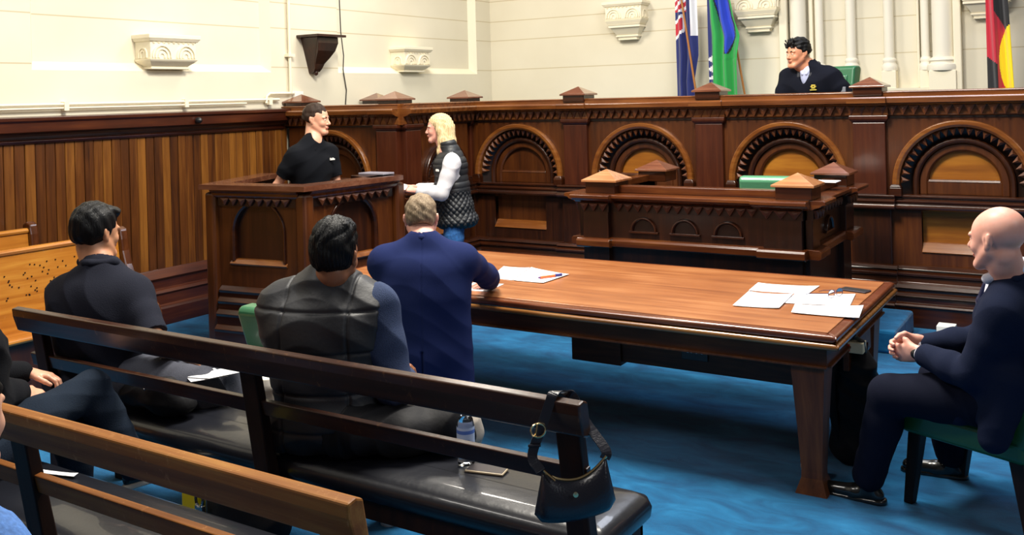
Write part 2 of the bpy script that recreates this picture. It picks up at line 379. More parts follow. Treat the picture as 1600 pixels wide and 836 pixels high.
# stone corbels -------------------------------------------------------
def corbel(O, u, n, zb, taper, label, wd=.27, dp=.23):
    T = frame((O[0], O[1], 0), u, n)
    t = thing('stone_corbel', label, 'corbel', (O[0], O[1], zb), 'carved stone wall corbels')
    m = MB(T)
    def fr(h0, d0, z0, h1, d1, z1):
        m.add([(-h0, 0, z0), (h0, 0, z0), (h0, d0, z0), (-h0, d0, z0), (-h1, 0, z1), (h1, 0, z1), (h1, d1, z1), (-h1, d1, z1)],
              [(0, 3, 2, 1), (4, 5, 6, 7), (0, 1, 5, 4), (1, 2, 6, 5), (2, 3, 7, 6), (3, 0, 4, 7)])
    z = zb
    fr(wd, dp, z+.205, wd, dp, z+.24); fr(wd-.02, dp-.02, z+.18, wd-.003, dp-.003, z+.205)      # abacus
    fr(wd-.035, dp-.035, z+.03, wd-.03, dp-.03, z+.18)                                         # block
    fr(wd-.03, dp-.03, z+.012, wd-.02, dp-.02, z+.03)
    m.build('block', MS, t, bev=.004)
    c = MB(T); nf = dp-.03
    for cx in (-.125, .125):
        for r0, r1, e in ((.085, .1, .012), (.055, .072, .009), (.02, .04, .006)):
            c.sweep([(r0, nf-.006), (r0, nf+e), (r1, nf+e), (r1, nf-.006)], arch_pts(cx, z+.055, z+.04, 16))
    teeth(c, -wd+.04, wd-.04, z+.176, z+.155, nf, nf+.012, 9)
    Ts = frame((O[0]+u[0]*(wd-.034), O[1]+u[1]*(wd-.034), 0), n, u); Tl = frame((O[0]-u[0]*(wd-.034), O[1]-u[1]*(wd-.034), 0), n, (-u[0], -u[1]))
    for TT in (Ts, Tl):
        c.T = TT
        for r0, r1, e in ((.045, .058, .012), (.02, .034, .008)):
            c.sweep([(r0, -.006), (r0, e), (r1, e), (r1, -.006)], arch_pts(dp*.45, z+.075, z+.04, 14))
    c.build('arch_carving', MS, t)
    d = MB(T); m = d
    if taper:
        fr(wd-.06, dp-.045, z-.035, wd-.025, dp-.02, z+.012); fr(wd-.07, dp-.05, z-.05, wd-.05, dp-.04, z-.035)
        fr(wd-.06, dp-.05, z-.075, wd-.06, dp-.05, z-.05); fr(.14, .09, z-.165, wd-.075, dp-.07, z-.075)
        fr(.15, .1, z-.185, .15, .1, z-.165); fr(.12, .08, z-.205, .14, .09, z-.185); fr(.125, .085, z-.222, .125, .085, z-.205)
    else:
        fr(wd-.085, dp-.09, z-.035, wd-.03, dp-.03, z+.012); fr(wd-.075, dp-.08, z-.055, wd-.075, dp-.08, z-.035)
    d.build('stepped_underside', MS, t, bev=.004)
E1 = ((1, 0), (0, -1)); E2 = ((0, 1), (1, 0))
corbel((-4.95, 10.6), *E1, 2.735, 1, 'cream stepped corbel on the back wall left of the navy flag')
corbel((-3.33, 10.6), *E1, 2.735, 1, 'cream stepped corbel between the green flag and the shafts')
corbel((-1.02, 10.6), *E1, 2.735, 1, 'cream stepped corbel behind the red, black and yellow flag')
corbel((-7.09, 5.42), *E2, 2.235, 0, 'cream carved corbel on the left wall, nearest the pews', dp=.24, wd=.27)
corbel((-7.09, 8.85), *E2, 2.235, 0, 'cream carved corbel on the left wall above the blonde woman', dp=.24, wd=.27)
# dark wooden wall bracket
t = thing('wall_bracket', 'dark wooden console bracket with a shelf high on the left wall', 'bracket', (-7.0, 7.22, 2.2))
T = frame((-7.0, 7.22, 0), (0, 1), (1, 0))
MB(T).box((-.21, 0, 2.52), (.21, .30, 2.545)).build('shelf', WDX, t, bev=.004)
prof = [(0, 2.52), (.24, 2.52), (.245, 2.46), (.22, 2.38), (.17, 2.31), (.12, 2.25), (.10, 2.2), (.075, 2.17), (0, 2.15)]
m = MB(T); k = len(prof)
W_ = [.15, .15, .15, .13, .10, .07, .055, .045, .04]
v = [(-W_[i], p[0], p[1]) for i, p in enumerate(prof)]+[(W_[i], p[0], p[1]) for i, p in enumerate(prof)]
m.add(v, [(i, (i+1) % k, k+(i+1) % k, k+i) for i in range(k)]+[tuple(range(k))[::-1], tuple(range(k, 2*k))])
m.build('console', WD, t, bev=.006, smooth=False)
MB(T).lathe([(0, -.03), (.02, -.02), (.025, 0), (.018, .02), (.03, .03)], (0, .06, 2.16), 14).build('drop_knob', WD, t, smooth=True)
# conduits and cable
t = thing('electrical_conduit', 'cream painted conduit pipe running along the top of the wooden dado', 'pipe', (-6.97, 5, 1.9))
m = MB(); m.tube([(-6.965, -1, 1.895), (-6.965, 6.72, 1.895)], .012); m.tube([(-6.965, -1, 1.865), (-6.965, 6.3, 1.865)], .008); m.build('horizontal_pipe', MS, t, smooth=True)
for y in (2.2, 3.3, 4.45, 5.6, 6.6): m = MB(); m.box((-7.0, y-.02, 1.845), (-6.95, y+.02, 1.915)); m.build('pipe_clip', MS, t)
m = MB(); m.tube([(-6.965, 6.55, 1.86), (-6.965, 6.56, 1.93), (-6.965, 6.60, 1.955), (-6.965, 6.92, 1.955)], .013); m.tube([(-6.965, 6.88, 1.96), (-6.965, 6.88, 5.2)], .016)
m.build('vertical_pipe', MS, t, smooth=True)
m = MB(); m.box((-7, 6.84, 2.32), (-6.94, 6.93, 2.35)); m.build('pipe_clip', MS, t)
m = MB(); m.box((-7, 6.93, 1.87), (-6.955, 7.05, 1.97)); tag(m.build('junction_box', MWHT, None, bev=.006), 'small white square switch box on the wall above the dado post', 'switch box')
m = MB(); m.tube([(-6.99, 7.66, 5.2), (-6.99, 7.655, 3.0), (-6.985, 7.66, 2.6), (-6.99, 7.70, 2.35), (-6.985, 7.68, 2.2), (-6.99, 7.73, 1.98), (-6.99, 7.70, 1.75)], .006, 6)
tag(m.build('cable', MBLK, None, smooth=True), 'thin black cable hanging down the left wall beside the bracket', 'cable')
# dado panelling on the left wall
pn = thing('wall_panelling', 'tall vertical board panelling with a dark top rail along the left wall', 'panelling', (-7.0, 3, 0))
m = MB(); y = -1.4; W = .082
i0 = math.floor(y/W)
for i in range(i0, int(6.8/W)+1):
    m.box((-7.0, i*W+.002, .44), (-6.955+random.choice((0, 0, .004)), (i+1)*W-.002, 1.63))
m.build('board_panel', WL, pn, bev=.004, seg=1, origin=(0, 0, 0))
T = frame((-7.0, 0, 0), (0, 1), (1, 0))
m = MB(T); m.extr([(0, 1.60), (.06, 1.60), (.075, 1.62), (.06, 1.635), (.10, 1.66), (.10, 1.675), (.15, 1.69), (.15, 1.76), (.165, 1.775), (.165, 1.80), (0, 1.81)], -1.4, 6.75)
m.build('top_rail', WLT, pn, bev=.003)
m = MB(T); m.extr([(0, 0), (.17, 0), (.17, .14), (.155, .155), (.13, .17), (.13, .25), (.145, .27), (.12, .29), (.09, .30), (.09, .37), (.11, .39), (.085, .42), (.06, .45), (.05, .46), (0, .46)], -1.4, 6.75)
m.build('skirting', WLT, pn, bev=.003)
m = MB(); m.lathe([(.028, 0), (.03, .02), (.02, .04), (0, .05)], (0, 0, 0), 12)
for i in range(len(m.v)): x, yy, z = m.v[i]; m.v[i] = (-6.84+z, 5.62+yy, 1.725+x)
m.build('fixing_knob', MBLK, pn, smooth=True)
# ================================================================== JUDGES' BENCH
R_ARCH = .505; CZ = 1.085
def bay(T, root, cu, half, zt=1.64, R=R_ARCH, golden=True, hood=None, low=True):
    m = MB(T); arch_plate(m, cu-half, cu+half, 1.0, zt, cu, CZ, R-.02, 1.0, 0, -.07)
    m.build('spandrel_panel', WM, root)
    m = MB(T); m.sweep([(R-.055, -.02), (R-.055, .03), (R-.035, .045), (R-.005, .045), (R, .025), (R, 0)], arch_pts(cu, CZ, 1.03, 40)); m.build('arch_hood', hood or WH, root, bev=.004, smooth=False)
    for sg in (-1, 1):
        m = MB(T); m.box((cu+sg*(R-.03)-.045, 0, .99), (cu+sg*(R-.03)+.045, .07, 1.06)); m.frustum((cu+sg*(R-.03), .035, 1.06), (.045, .035), (cu+sg*(R-.03), .03, 1.085), (.03, .03))
        m.build('arch_stop', WDX, root, bev=.006)
    # splayed reveal with pyramids
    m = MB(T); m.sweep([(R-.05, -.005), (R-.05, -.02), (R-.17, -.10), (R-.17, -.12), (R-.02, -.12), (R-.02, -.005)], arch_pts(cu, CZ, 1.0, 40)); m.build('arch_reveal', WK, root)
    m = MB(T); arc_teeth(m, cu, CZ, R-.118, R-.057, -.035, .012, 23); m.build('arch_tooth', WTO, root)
    m = MB(T); m.sweep([(R-.185, -.12), (R-.185, -.055), (R-.17, -.04), (R-.15, -.04), (R-.14, -.055), (R-.14, -.12)], arch_pts(cu, CZ, 1.0, 40)); m.build('arch_moulding', WD, root, bev=.004)
    m = MB(T); m.sweep([(R-.25, -.12), (R-.25, -.09), (R-.235, -.075), (R-.19, -.075), (R-.185, -.09), (R-.185, -.12)], arch_pts(cu, CZ, 1.0, 36)); m.build('arch_moulding', WM, root, bev=.003)
    m = MB(T); half_disc(m, cu, CZ+.03, R-.255, CZ+.025, -.118); m.build('lunette_panel', WG if golden else WM, root)
    m = MB(T); m.box((cu-(R-.24), -.12, 1.0), (cu+(R-.24), -.085, 1.10)); m.frustum((cu, -.1, 1.10), (R-.25, .02), (cu, -.105, 1.118), (R-.25, .012)); m.build('lunette_rail', WM, root, bev=.003)
    if low:
        m = MB(T); hw = min(.30, half-.1)
        m.box((cu-half, -.02, .42), (cu-hw, 0, .92)); m.box((cu+hw, -.02, .42), (cu+half, 0, .92)); m.box((cu-hw, -.02, .42), (cu+hw, 0, .545))
        m.build('frame_panel', WM if golden else WD, root)
        m = MB(T); m.box((cu-hw, -.09, .6), (cu+hw, -.07, .92)); m.build('recessed_panel', WG if golden else WM, root)
        m = MB(T); m.extr([(-.09, .545), (.0, .545), (.012, .555), (-.05, .625), (-.09, .63)], cu-hw, cu+hw); m.build('sloping_sill', WH, root, bev=.003)
WAIST = [(-.02, .885), (.045, .885), (.062, .895), (.065, .91), (.045, .92), (.04, .935), (.05, .945), (.05, .96), (.03, .968), (.03, .98), (.045, .985), (.045, 1.0), (-.02, 1.005)]
BASE = [(-.02, 0), (.20, 0), (.20, .15), (.215, .165), (.20, .18), (.165, .185), (.165, .22), (.185, .235), (.16, .255), (.135, .26), (.135, .28), (.155, .29), (.13, .315), (.09, .325), (.08, .365), (.10, .38), (.10, .395), (.06, .41), (.075, .425), (.045, .445), (-.02, .45)]
CORN = [(-.05, 1.625), (.015, 1.625), (.025, 1.635), (.025, 1.70), (.07, 1.712), (.085, 1.722), (.11, 1.73), (.115, 1.768), (.10, 1.78), (-.05, 1.785)]
TOPR = [(-.30, 1.77), (.04, 1.77), (.04, 1.808), (.048, 1.815), (.04, 1.822), (-.30, 1.825)]
def off(prof, d): return [(n+d if n > 0 else n, z) for n, z in prof]
def bench_run(T, root, u0, u1, posts, pw=.125, nteeth=None):
    """mouldings of one straight run; posts are the u of the pilasters"""
    m = MB(T); m.extr(WAIST, u0, u1)
    for p in posts: m.extr(off(WAIST, .045), p-.19, p+.19)
    m.build('waist_moulding', WDX, root, bev=.003)
    m = MB(T); m.extr(BASE, u0, u1)
    for p in posts: m.extr(off(BASE, .035), p-.2, p+.2)
    m.build('plinth', WDX, root, bev=.003)
    m = MB(T); m.extr(CORN, u0, u1)
    for p in posts: m.extr(off(CORN, .022), p-.15, p+.15)
    m.build('cornice', WTP, root, bev=.003)
    m = MB(T); m.extr(TOPR, u0, u1); m.build('top_board', WTP, root, bev=.003)
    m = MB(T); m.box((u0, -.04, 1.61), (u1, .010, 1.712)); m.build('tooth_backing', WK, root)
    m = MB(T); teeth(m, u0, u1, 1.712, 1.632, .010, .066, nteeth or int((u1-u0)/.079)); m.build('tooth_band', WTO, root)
    for p in posts:
        m = MB(T); m.box((p-pw, -.03, 1.0), (p+pw, .045, 1.575)); m.frustum((p, .005, 1.575), (pw, .04), (p, .005, 1.60), (pw+.025, .06)); m.box((p-pw-.025, -.03, 1.60), (p+pw+.025, .065, 1.632)); m.build('pilaster', WRD, root, bev=.006)
        m = MB(T); m.box((p-.155, -.03, .44), (p+.155, .045, .89)); m.build('pier', WD, root, bev=.006)
def post_cap(c, root, hw=.135, z0=1.86, ze=1.87, za=1.94, mat=None, zb=1.79, body=None):
    m = MB(); b = hw-.022
    m.box((c[0]-b, c[1]-b, zb), (c[0]+b, c[1]+b, ze-.012)); o = m.build('post_block', body or WDX, root, bev=.006)
    m = MB(); m.box((c[0]-hw, c[1]-hw, ze-.015), (c[0]+hw, c[1]+hw, ze)); m.frustum((c[0], c[1], ze), (hw, hw), (c[0], c[1], za), (.003, .003)); m.build('pyramid_cap', mat or WCAP, root, bev=.003)
WTP = wood('lit_golden_brown_rail', '4a2410', '7d461e', 'a86a34', 'x', rough=.26, coat=.35, dk=.7)  # cedar lightened in colour so the top board and cornice look lit
WRX = wood('red_cedar_rail', '3e190a', '6a3414', '9a5a26', 'x', rough=.26, coat=.35, dk=.55)
jb = thing('judges_bench', 'long carved dark cedar bench front with round arches and pyramid-capped posts', 'bench', (-3, 8, 0))
TM = frame((0, 8.0, 0), (1, 0), (0, -1))
PX = [-5.654, -4.322, -2.99, -1.648, -.31, 1.02]
bench_run(TM, jb, -5.72, 1.2, PX)
for i in range(5):
    c = (PX[i]+PX[i+1])/2; bay(TM, jb, c, .545, golden=i >= 1)
m = MB(); m.box((-5.6, 8.13, 0), (1.2, 8.17, 1.7)); m.build('back_board', WD, jb)
for i, x in enumerate(PX[:4]): post_cap((x, 8.05), jb)
post_cap((PX[4], 8.05), jb); post_cap((PX[5], 8.05), jb)
# projecting wing at the left wall
wg = thing('jury_enclosure', 'carved cedar enclosure projecting from the left wall beside the long bench', 'bench', (-6.2, 6.8, 0))
TF = frame((0, 6.8, 0), (1, 0), (0, -1)); TS = frame((-5.5, 0, 0), (0, 1), (1, 0))
bench_run(TF, wg, -6.98, -5.5, [-5.64], pw=.12)
bay(TF, wg, -6.36, .56, golden=False, hood=WH)
bench_run(TS, wg, 6.8, 7.93, [6.93], pw=.11)
bay(TS, wg, 7.46, .40, R=.36, golden=False, hood=WDX)
post_cap((-5.64, 6.90), wg); post_cap((-6.86, 6.92), wg); post_cap((-6.84, 8.05), wg, zb=1.5)
m = MB(); m.box((-6.98, 7.97, .0), (-5.8, 8.03, 1.80)); m.build('rear_rail', WDX, wg)
m = MB(); m.box((-6.98, 6.93, 0), (-5.6, 6.97, 1.7)); m.box((-5.67, 6.9, 0), (-5.63, 7.95, 1.7)); m.build('back_board', WD, wg)
# ================================================================== CLERK'S DESK
dk = thing('clerks_desk', 'carved dark desk with four pyramid caps standing before the long bench', 'desk', (-2.5, 6.3, 0))
DC = [(-.05, 1.065), (.015, 1.065), (.03, 1.075), (.06, 1.082), (.075, 1.095), (.10, 1.10), (.10, 1.122), (.085, 1.128), (-.05, 1.13)]
DB = [(-.03, .735), (.04, .735), (.055, .745), (.055, .785), (.04, .80), (-.03, .805)]
YF = 6.3; XL = -3.36; XR = -1.72; YB = 7.25
def desk_face(T, u0, u1, posts, arches, deep=.05):
    m = MB(T); m.box((u0, -.04, .8), (u1, -.02 if 0 else 0, 1.07)); 
    m.build('front_panel', WD, dk)
    m = MB(T); m.extr(DC, u0, u1)
    for p in posts: m.extr(off(DC, .045), p[0]-.045, p[1]+.045)
    m.build('cornice', WRX, dk, bev=.003)
    m = MB(T); m.box((u0, -.02, .995), (u1, .012, 1.07)); 
    for p in posts: m.box((p[0], -.02, .995), (p[1], .055, 1.07))
    m.build('tooth_backing', WK, dk)
    m = MB(T); a = posts[0][1]+.03; b = posts[-1][0]-.03
    teeth(m, a, b, 1.06, 1.0, .013, .045, int((b-a)/.075))
    for p in posts: teeth(m, p[0], p[1], 1.06, 1.0, .056, .088, max(3, int((p[1]-p[0])/.075)))
    m.build('tooth_band', WTO, dk)
    for p in posts: m = MB(T); m.box((p[0]+.01, -.02, .80), (p[1]-.01, .045, 1.0)); m.build('pilaster', WD, dk, bev=.005)
    m = MB(T); m.extr(DB, u0, u1)
    for p in posts: m.extr(off(DB, .05), p[0]-.02, p[1]+.02)
    m.build('base_moulding', WRX, dk, bev=.003)
    m = MB(T); m.box((u0+.02, -.05, 0), (u1-.02, -.02, .74))
    for p in posts: m.box((p[0]+.02, -.05, 0), (p[1]-.02, .02, .74))
    m.build('lower_panel', WD, dk)
    for c in arches:
        m = MB(T); m.sweep([(.082, -.01), (.082, .012), (.09, .024), (.1, .024), (.105, .0)], arch_pts(c, .86, .86, 20)); m.box((c-.115, -.0, .845), (c+.115, .022, .86)); m.build('small_arch', WDX, dk, bev=.002)
        m = MB(T); half_disc(m, c, .861, .082, .861, .002, 20); m.build('lunette_panel', WK, dk)
TDF = frame((0, YF, 0), (1, 0), (0, -1)); TDS = frame((XR, 0, 0), (0, 1), (1, 0)); TDL = frame((XL, 0, 0), (0, 1), (-1, 0))
desk_face(TDF, XL, XR, [(XL, -3.13), (-2.0, XR)], [-2.875, -2.56, -2.245])
desk_face(TDS, YF, YB+.25, [(YF, 6.5), (YB-.02, YB+.25)], [6.88])
desk_face(TDL, YF, YB+.25, [(YF, 6.5), (YB-.02, YB+.25)], [6.88])
m = MB(); m.box((XL+.02, YF+.02, 1.13), (XR-.02, YF+.10, 1.185)); m.box((XL+.02, YF+.1, 1.13), (XL+.12, YB+.2, 1.185)); m.box((XR-.12, YF+.1, 1.13), (XR-.02, YB+.2, 1.185)); m.build('top_rail', WRX, dk, bev=.006)
m = MB(); m.box((XL+.1, YF+.06, 1.03), (XR-.1, YF+.6, 1.06)); m.build('writing_surface', WDX, dk)
for (x, y) in ((-3.2, YF+.07), (-1.78, YF+.07), (-3.22, YB+.1), (-1.78, YB+.1)):
    post_cap((x, y), dk, hw=.142, ze=1.228, za=1.30, zb=1.128, mat=WCAPH if y < 6.5 else WCAP)
m = MB(); m.box((-1.84, 6.9, 1.187), (-1.66, 7.05, 1.192)); tag(m.build('desk_paper', MPW), 'white sheet lying on the right rail of the carved desk', 'paper')
# ================================================================== WITNESS BOX
wx = thing('witness_box', 'dark cedar witness box with arched panels and a flat top rail', 'witness box', (-5.4, 5.3, 0))
A_, B_, C_, D_ = (-5.76, 4.86), (-4.92, 4.96), (-4.84, 5.90), (-6.1, 5.75)
def unit(a, b): l = math.hypot(b[0]-a[0], b[1]-a[1]); return ((b[0]-a[0])/l, (b[1]-a[1])/l), l
PB = [(-.02, 0), (.09, 0), (.09, .17), (.095, .19), (.065, .22), (.065, .28), (.075, .30), (.045, .33), (.045, .37), (.055, .39), (.03, .42), (.03, .45), (.04, .47), (.0, .50), (-.02, .5)]
def box_face(a, b, with_arch=True, rad=.235):
    (ux, uy), L = unit(a, b); T = frame((a[0], a[1], 0), (ux, uy), (uy, -ux)); c = L/2
    m = MB(T); arch_plate(m, .05, L-.05, .5, 1.16, c, .90, rad, .69, 0, -.04); m.build('face_panel', WM, wx)
    m = MB(T); m.box((0, -.05, .0), (L, -.035, 1.2)); m.build('recessed_panel', WD, wx)
    m = MB(T); m.sweep([(rad-.012, -.035), (rad-.012, .0), (rad, .014), (rad+.016, .014), (rad+.022, 0)], arch_pts(c, .90, .69, 30)); m.build('arch_moulding', WDX, wx, bev=.003)
    m = MB(T); m.extr([(-.035, .66), (.012, .66), (.02, .672), (-.01, .70), (-.035, .705)], c-rad-.03, c+rad+.03); m.build('arch_sill', WH, wx, bev=.002)
    m = MB(T); m.extr(PB, .06, L-.06); m.build('plinth', WDX, wx, bev=.003)
    m = MB(T); m.box((.06, -.02, 1.10), (L-.06, .02, 1.165)); m.build('tooth_backing', WK, wx)
    m = MB(T); teeth(m, .1, L-.1, 1.16, 1.105, .021, .05, int((L-.2)/.075)); m.build('tooth_band', WTO, wx)
    m = MB(T); m.extr([(-.03, 1.165), (.035, 1.165), (.045, 1.18), (.045, 1.2), (.065, 1.21), (.07, 1.225), (-.03, 1.225)], .02, L-.02); m.build('cornice', WRX, wx, bev=.003)
box_face(A_, B_); box_face(B_, C_)
(ux, uy), L = unit(D_, A_); T = frame((D_[0], D_[1], 0), (ux, uy), (uy, -ux)); m = MB(T); m.box((0, -.05, 0), (L, 0, 1.22)); m.build('side_panel', WD, wx)
for p in (A_, B_, C_):
    m = MB(); m.box((p[0]-.05, p[1]-.045, 0), (p[0]+.05, p[1]+.055, 1.2)); m.build('corner_post', WM, wx, bev=.02)
def rail_poly(pts, w0, w1):
    out = []; inn = []
    n = len(pts)
    for i, p in enumerate(pts):
        ds = []
        if i > 0: ds.append(unit(pts[i-1], p)[0])
        if i < n-1: ds.append(unit(p, pts[i+1])[0])
        nx = sum(d[1] for d in ds)/len(ds); ny = -sum(d[0] for d in ds)/len(ds); l = math.hypot(nx, ny); k = 1/l if l > .6 else 1.4; nx, ny = nx/l*k, ny/l*k
        out.append((p[0]+nx*w0, p[1]+ny*w0)); inn.append((p[0]-nx*w1, p[1]-ny*w1))
    return out, inn
o_, i_ = rail_poly([D_, A_, B_, C_], .085, .10)
m = MB()
for k in range(3): m.prism([o_[k], o_[k+1], i_[k+1], i_[k]], 1.225, 1.262)
m.build('top_rail', wood('box_rail', '5c3222', '83503a', 'a87459', 'x', rough=.22, coat=.6), wx)
m = MB(); m.prism([(-5.18, 5.75), (-4.86, 5.62), (-4.80, 5.93), (-5.18, 6.0)], 1.225, 1.262); m.build('book_ledge', WDX, wx, bev=.004)
m = MB(); m.box((-5.16, 5.82, 1.263), (-4.90, 5.96, 1.278)); tag(m.build('closed_book', plain('grey_cover', '8e8a96', .3), None, bev=.003), 'thin closed grey book on the ledge of the witness box', 'book')
# ================================================================== LONG TABLE
tb = thing('long_table', 'long reddish oak table with moulded edge and tapered legs', 'table', (-2.6, 5, 0))
X0, X1, Y0, Y1 = -4.26, -1.04, 4.29, 5.67
m = MB(); m.box((X0+.06, Y0+.06, .735), (X1-.06, Y1-.06, .762)); m.build('tabletop', WT, tb, bev=.003)
def frame_rim(name, x0, x1, y0, y1, w, z0, z1, mat, bev):
    m = MB()
    m.prism([(x0, y0), (x1, y0), (x1-w, y0+w), (x0+w, y0+w)], z0, z1); m.prism([(x1, y0), (x1, y1), (x1-w, y1-w), (x1-w, y0+w)], z0, z1)
    m.prism([(x1, y1), (x0, y1), (x0+w, y1-w), (x1-w, y1-w)], z0, z1); m.prism([(x0, y1), (x0, y0), (x0+w, y0+w), (x0+w, y1-w)], z0, z1)
    return m.build(name, mat, tb, bev=bev, seg=4)
frame_rim('rounded_rim', X0+.012, X1-.012, Y0+.012, Y1-.012, .055, .725, .758, WTE, .012)
frame_rim('lower_bead', X0, X1, Y0, Y1, .05, .694, .722, WTB, .011)
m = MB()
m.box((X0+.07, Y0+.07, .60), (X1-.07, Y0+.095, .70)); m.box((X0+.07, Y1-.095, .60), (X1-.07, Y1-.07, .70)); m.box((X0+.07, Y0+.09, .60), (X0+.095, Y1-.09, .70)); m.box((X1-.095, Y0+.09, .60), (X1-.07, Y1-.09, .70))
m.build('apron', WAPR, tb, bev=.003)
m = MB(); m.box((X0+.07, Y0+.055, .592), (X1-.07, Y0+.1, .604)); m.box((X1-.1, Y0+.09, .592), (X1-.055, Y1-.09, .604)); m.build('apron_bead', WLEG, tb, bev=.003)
def leg(x, y, sx, sy):
    m = MB(); st = [(.60, .075), (.56, .075), (.52, .072), (.3, .058), (.10, .047), (.07, .048)]
    cx, cy = x, y
    for (z1, h1), (z0, h0) in zip(st[:-1], st[1:]): m.frustum((cx, cy, z0), (h0, h0), (cx, cy, z1), (h1, h1))
    m.frustum((cx, cy, .03), (.062, .062), (cx, cy, .07), (.048, .048)); m.frustum((cx, cy, 0), (.072, .072), (cx, cy, .03), (.062, .062))
    m.box((cx-.075, cy-.075, .60), (cx+.075, cy+.075, .70))
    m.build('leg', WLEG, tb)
for x in (X0+.16, X1-.16):
    for y in (Y0+.15, Y1-.15): leg(x, y, 1, 1)
m = MB(); m.box((-2.70, 4.86, .315), (-2.385, 5.0, .60)); m.build('cable_tray', WAPR, tb, bev=.004)
m = MB(); m.box((-2.385, 4.88, .335), (-1.25, 4.98, .60)); m.build('cable_tray', WAPR, tb, bev=.004)
s = MB(); s.box((-2.02, 4.868, .40), (-1.87, 4.882, .49)); so = s.build('power_socket', MBLK, tb, bev=.003)
s = MB()
for x in (-1.985, -1.965, -1.935, -1.905): s.box((x, 4.865, .44), (x+.008, 4.869, .452))
s.build('socket_switch', MSTEEL, so)
m = MB(); m.box((X1-.093, 4.75, .48), (X1-.065, 5.25, .60)); m.build('drawer_front', WAPR, tb, bev=.004)
m = MB(); m.lathe([(.008, 0), (.008, .02), (.02, .03), (.02, .04), (0, .045)], (0, 0, 0), 12)
for i in range(len(m.v)): x, y, z = m.v[i]; m.v[i] = (X1-.065+z, 5.0+y, .55+x)
m.build('drawer_knob', WD, tb, smooth=True)
# papers ------------------------------------------------------------------
def sheet(pts, z, name, label, cat='paper', mat=None, curl=.0, parts=None, group=None):
    """quad sheet given by 4 corners; near-left, near-right, far-right, far-left"""
    N = 8; v = []; f = []
    c = [Vector((p[0], p[1], 0)) for p in pts]
    for j in range(N+1):
        for i in range(N+1):
            a, b = i/N, j/N
            p = (c[0]*(1-a)+c[1]*a)*(1-b)+(c[3]*(1-a)+c[2]*a)*b
            v.append((p.x, p.y, z+curl*(abs(a-.5)*2)**3*(.4+.6*b)))
    for j in range(N):
        for i in range(N): k = j*(N+1)+i; f.append((k, k+1, k+N+2, k+N+1))
    m = MB(); m.add(v, f); o = m.build(name, mat or MPAP, None, smooth=True, origin=(pts[0][0], pts[0][1], z))
    sd = o.modifiers.new('thick', 'SOLIDIFY'); sd.thickness = .0012; sd.offset = 1
    return tag(o, label, cat, group)
ZT = .7625
sheet([(-3.22, 4.80), (-3.045, 4.775), (-3.16, 5.17), (-3.34, 5.14)], ZT+.0015, 'paper_sheet', 'left page of the two white sheets beside the navy sleeve', curl=.004)
sheet([(-3.035, 4.77), (-2.83, 4.775), (-2.815, 5.06), (-3.15, 5.17)], ZT+.003, 'paper_sheet', 'white sheet under the orange pen on the long table', curl=.004)
sheet([(-1.70, 5.07), (-1.39, 5.11), (-1.385, 5.33), (-1.715, 5.28)], ZT+.001, 'paper_sheet', 'white sheet farthest from the camera in the group at the right table end', curl=.006)
sheet([(-1.65, 4.665), (-1.425, 4.705), (-1.45, 5.05), (-1.68, 5.01)], ZT+.0045, 'paper_sheet', 'left white sheet with a lifted near corner, right end of table', curl=.008)
sheet([(-1.445, 4.84), (-1.13, 4.915), (-1.165, 5.20), (-1.45, 5.10)], ZT+.0025, 'paper_sheet', 'white sheet with the folded spectacles lying on it', curl=.004)
sheet([(-1.345, 4.635), (-1.03, 4.655), (-1.065, 4.92), (-1.375, 4.81)], ZT+.006, 'paper_sheet', 'printed sheet hanging just over the table edge near the bald man', curl=.006)
# pen
pn_ = thing('pen', 'orange ballpoint pen with dark blue cap on the white sheet', 'pen', (-2.87, 4.93, ZT+.012))
a, b = Vector((-2.905, 4.865, ZT+.014)), Vector((-2.83, 4.995, ZT+.014))
MB().tube([a, a.lerp(b, .68)], .0075, 10).build('barrel', plain('orange_plastic', 'f2642c', .35), pn_, smooth=True)
MB().tube([a.lerp(b, .68), b], .0095, 10).build('cap', plain('blue_cap', '2c2a72', .35), pn_, smooth=True)
MB().tube([a-(b-a)*.1, a], [.003, .0075], 10).build('tip', plain('purple_tip', '5a2a6a', .35), pn_, smooth=True)
# phones
def phone(c, ang, z, name, label, back, edge, l=.15, wd=.074):
    t = thing(name, label, 'phone', (c[0], c[1], z)); ca, sa = math.cos(ang), math.sin(ang)
    T = lambda u, n, zz: (c[0]+u*ca-n*sa, c[1]+u*sa+n*ca, z+zz)
    MB(T).box((-l/2, -wd/2, 0), (l/2, wd/2, .009)).build('case', edge, t, bev=.004)
    MB(T).box((-l/2+.004, -wd/2+.004, .0085), (l/2-.004, wd/2-.004, .0098)).build('screen', back, t)
    return t
phone((-1.19, 5.30), math.radians(-14), ZT, 'mobile_phone', 'dark phone in a case on the right end of the table', MBLK, plain('phone_case', '3a3440', .4))
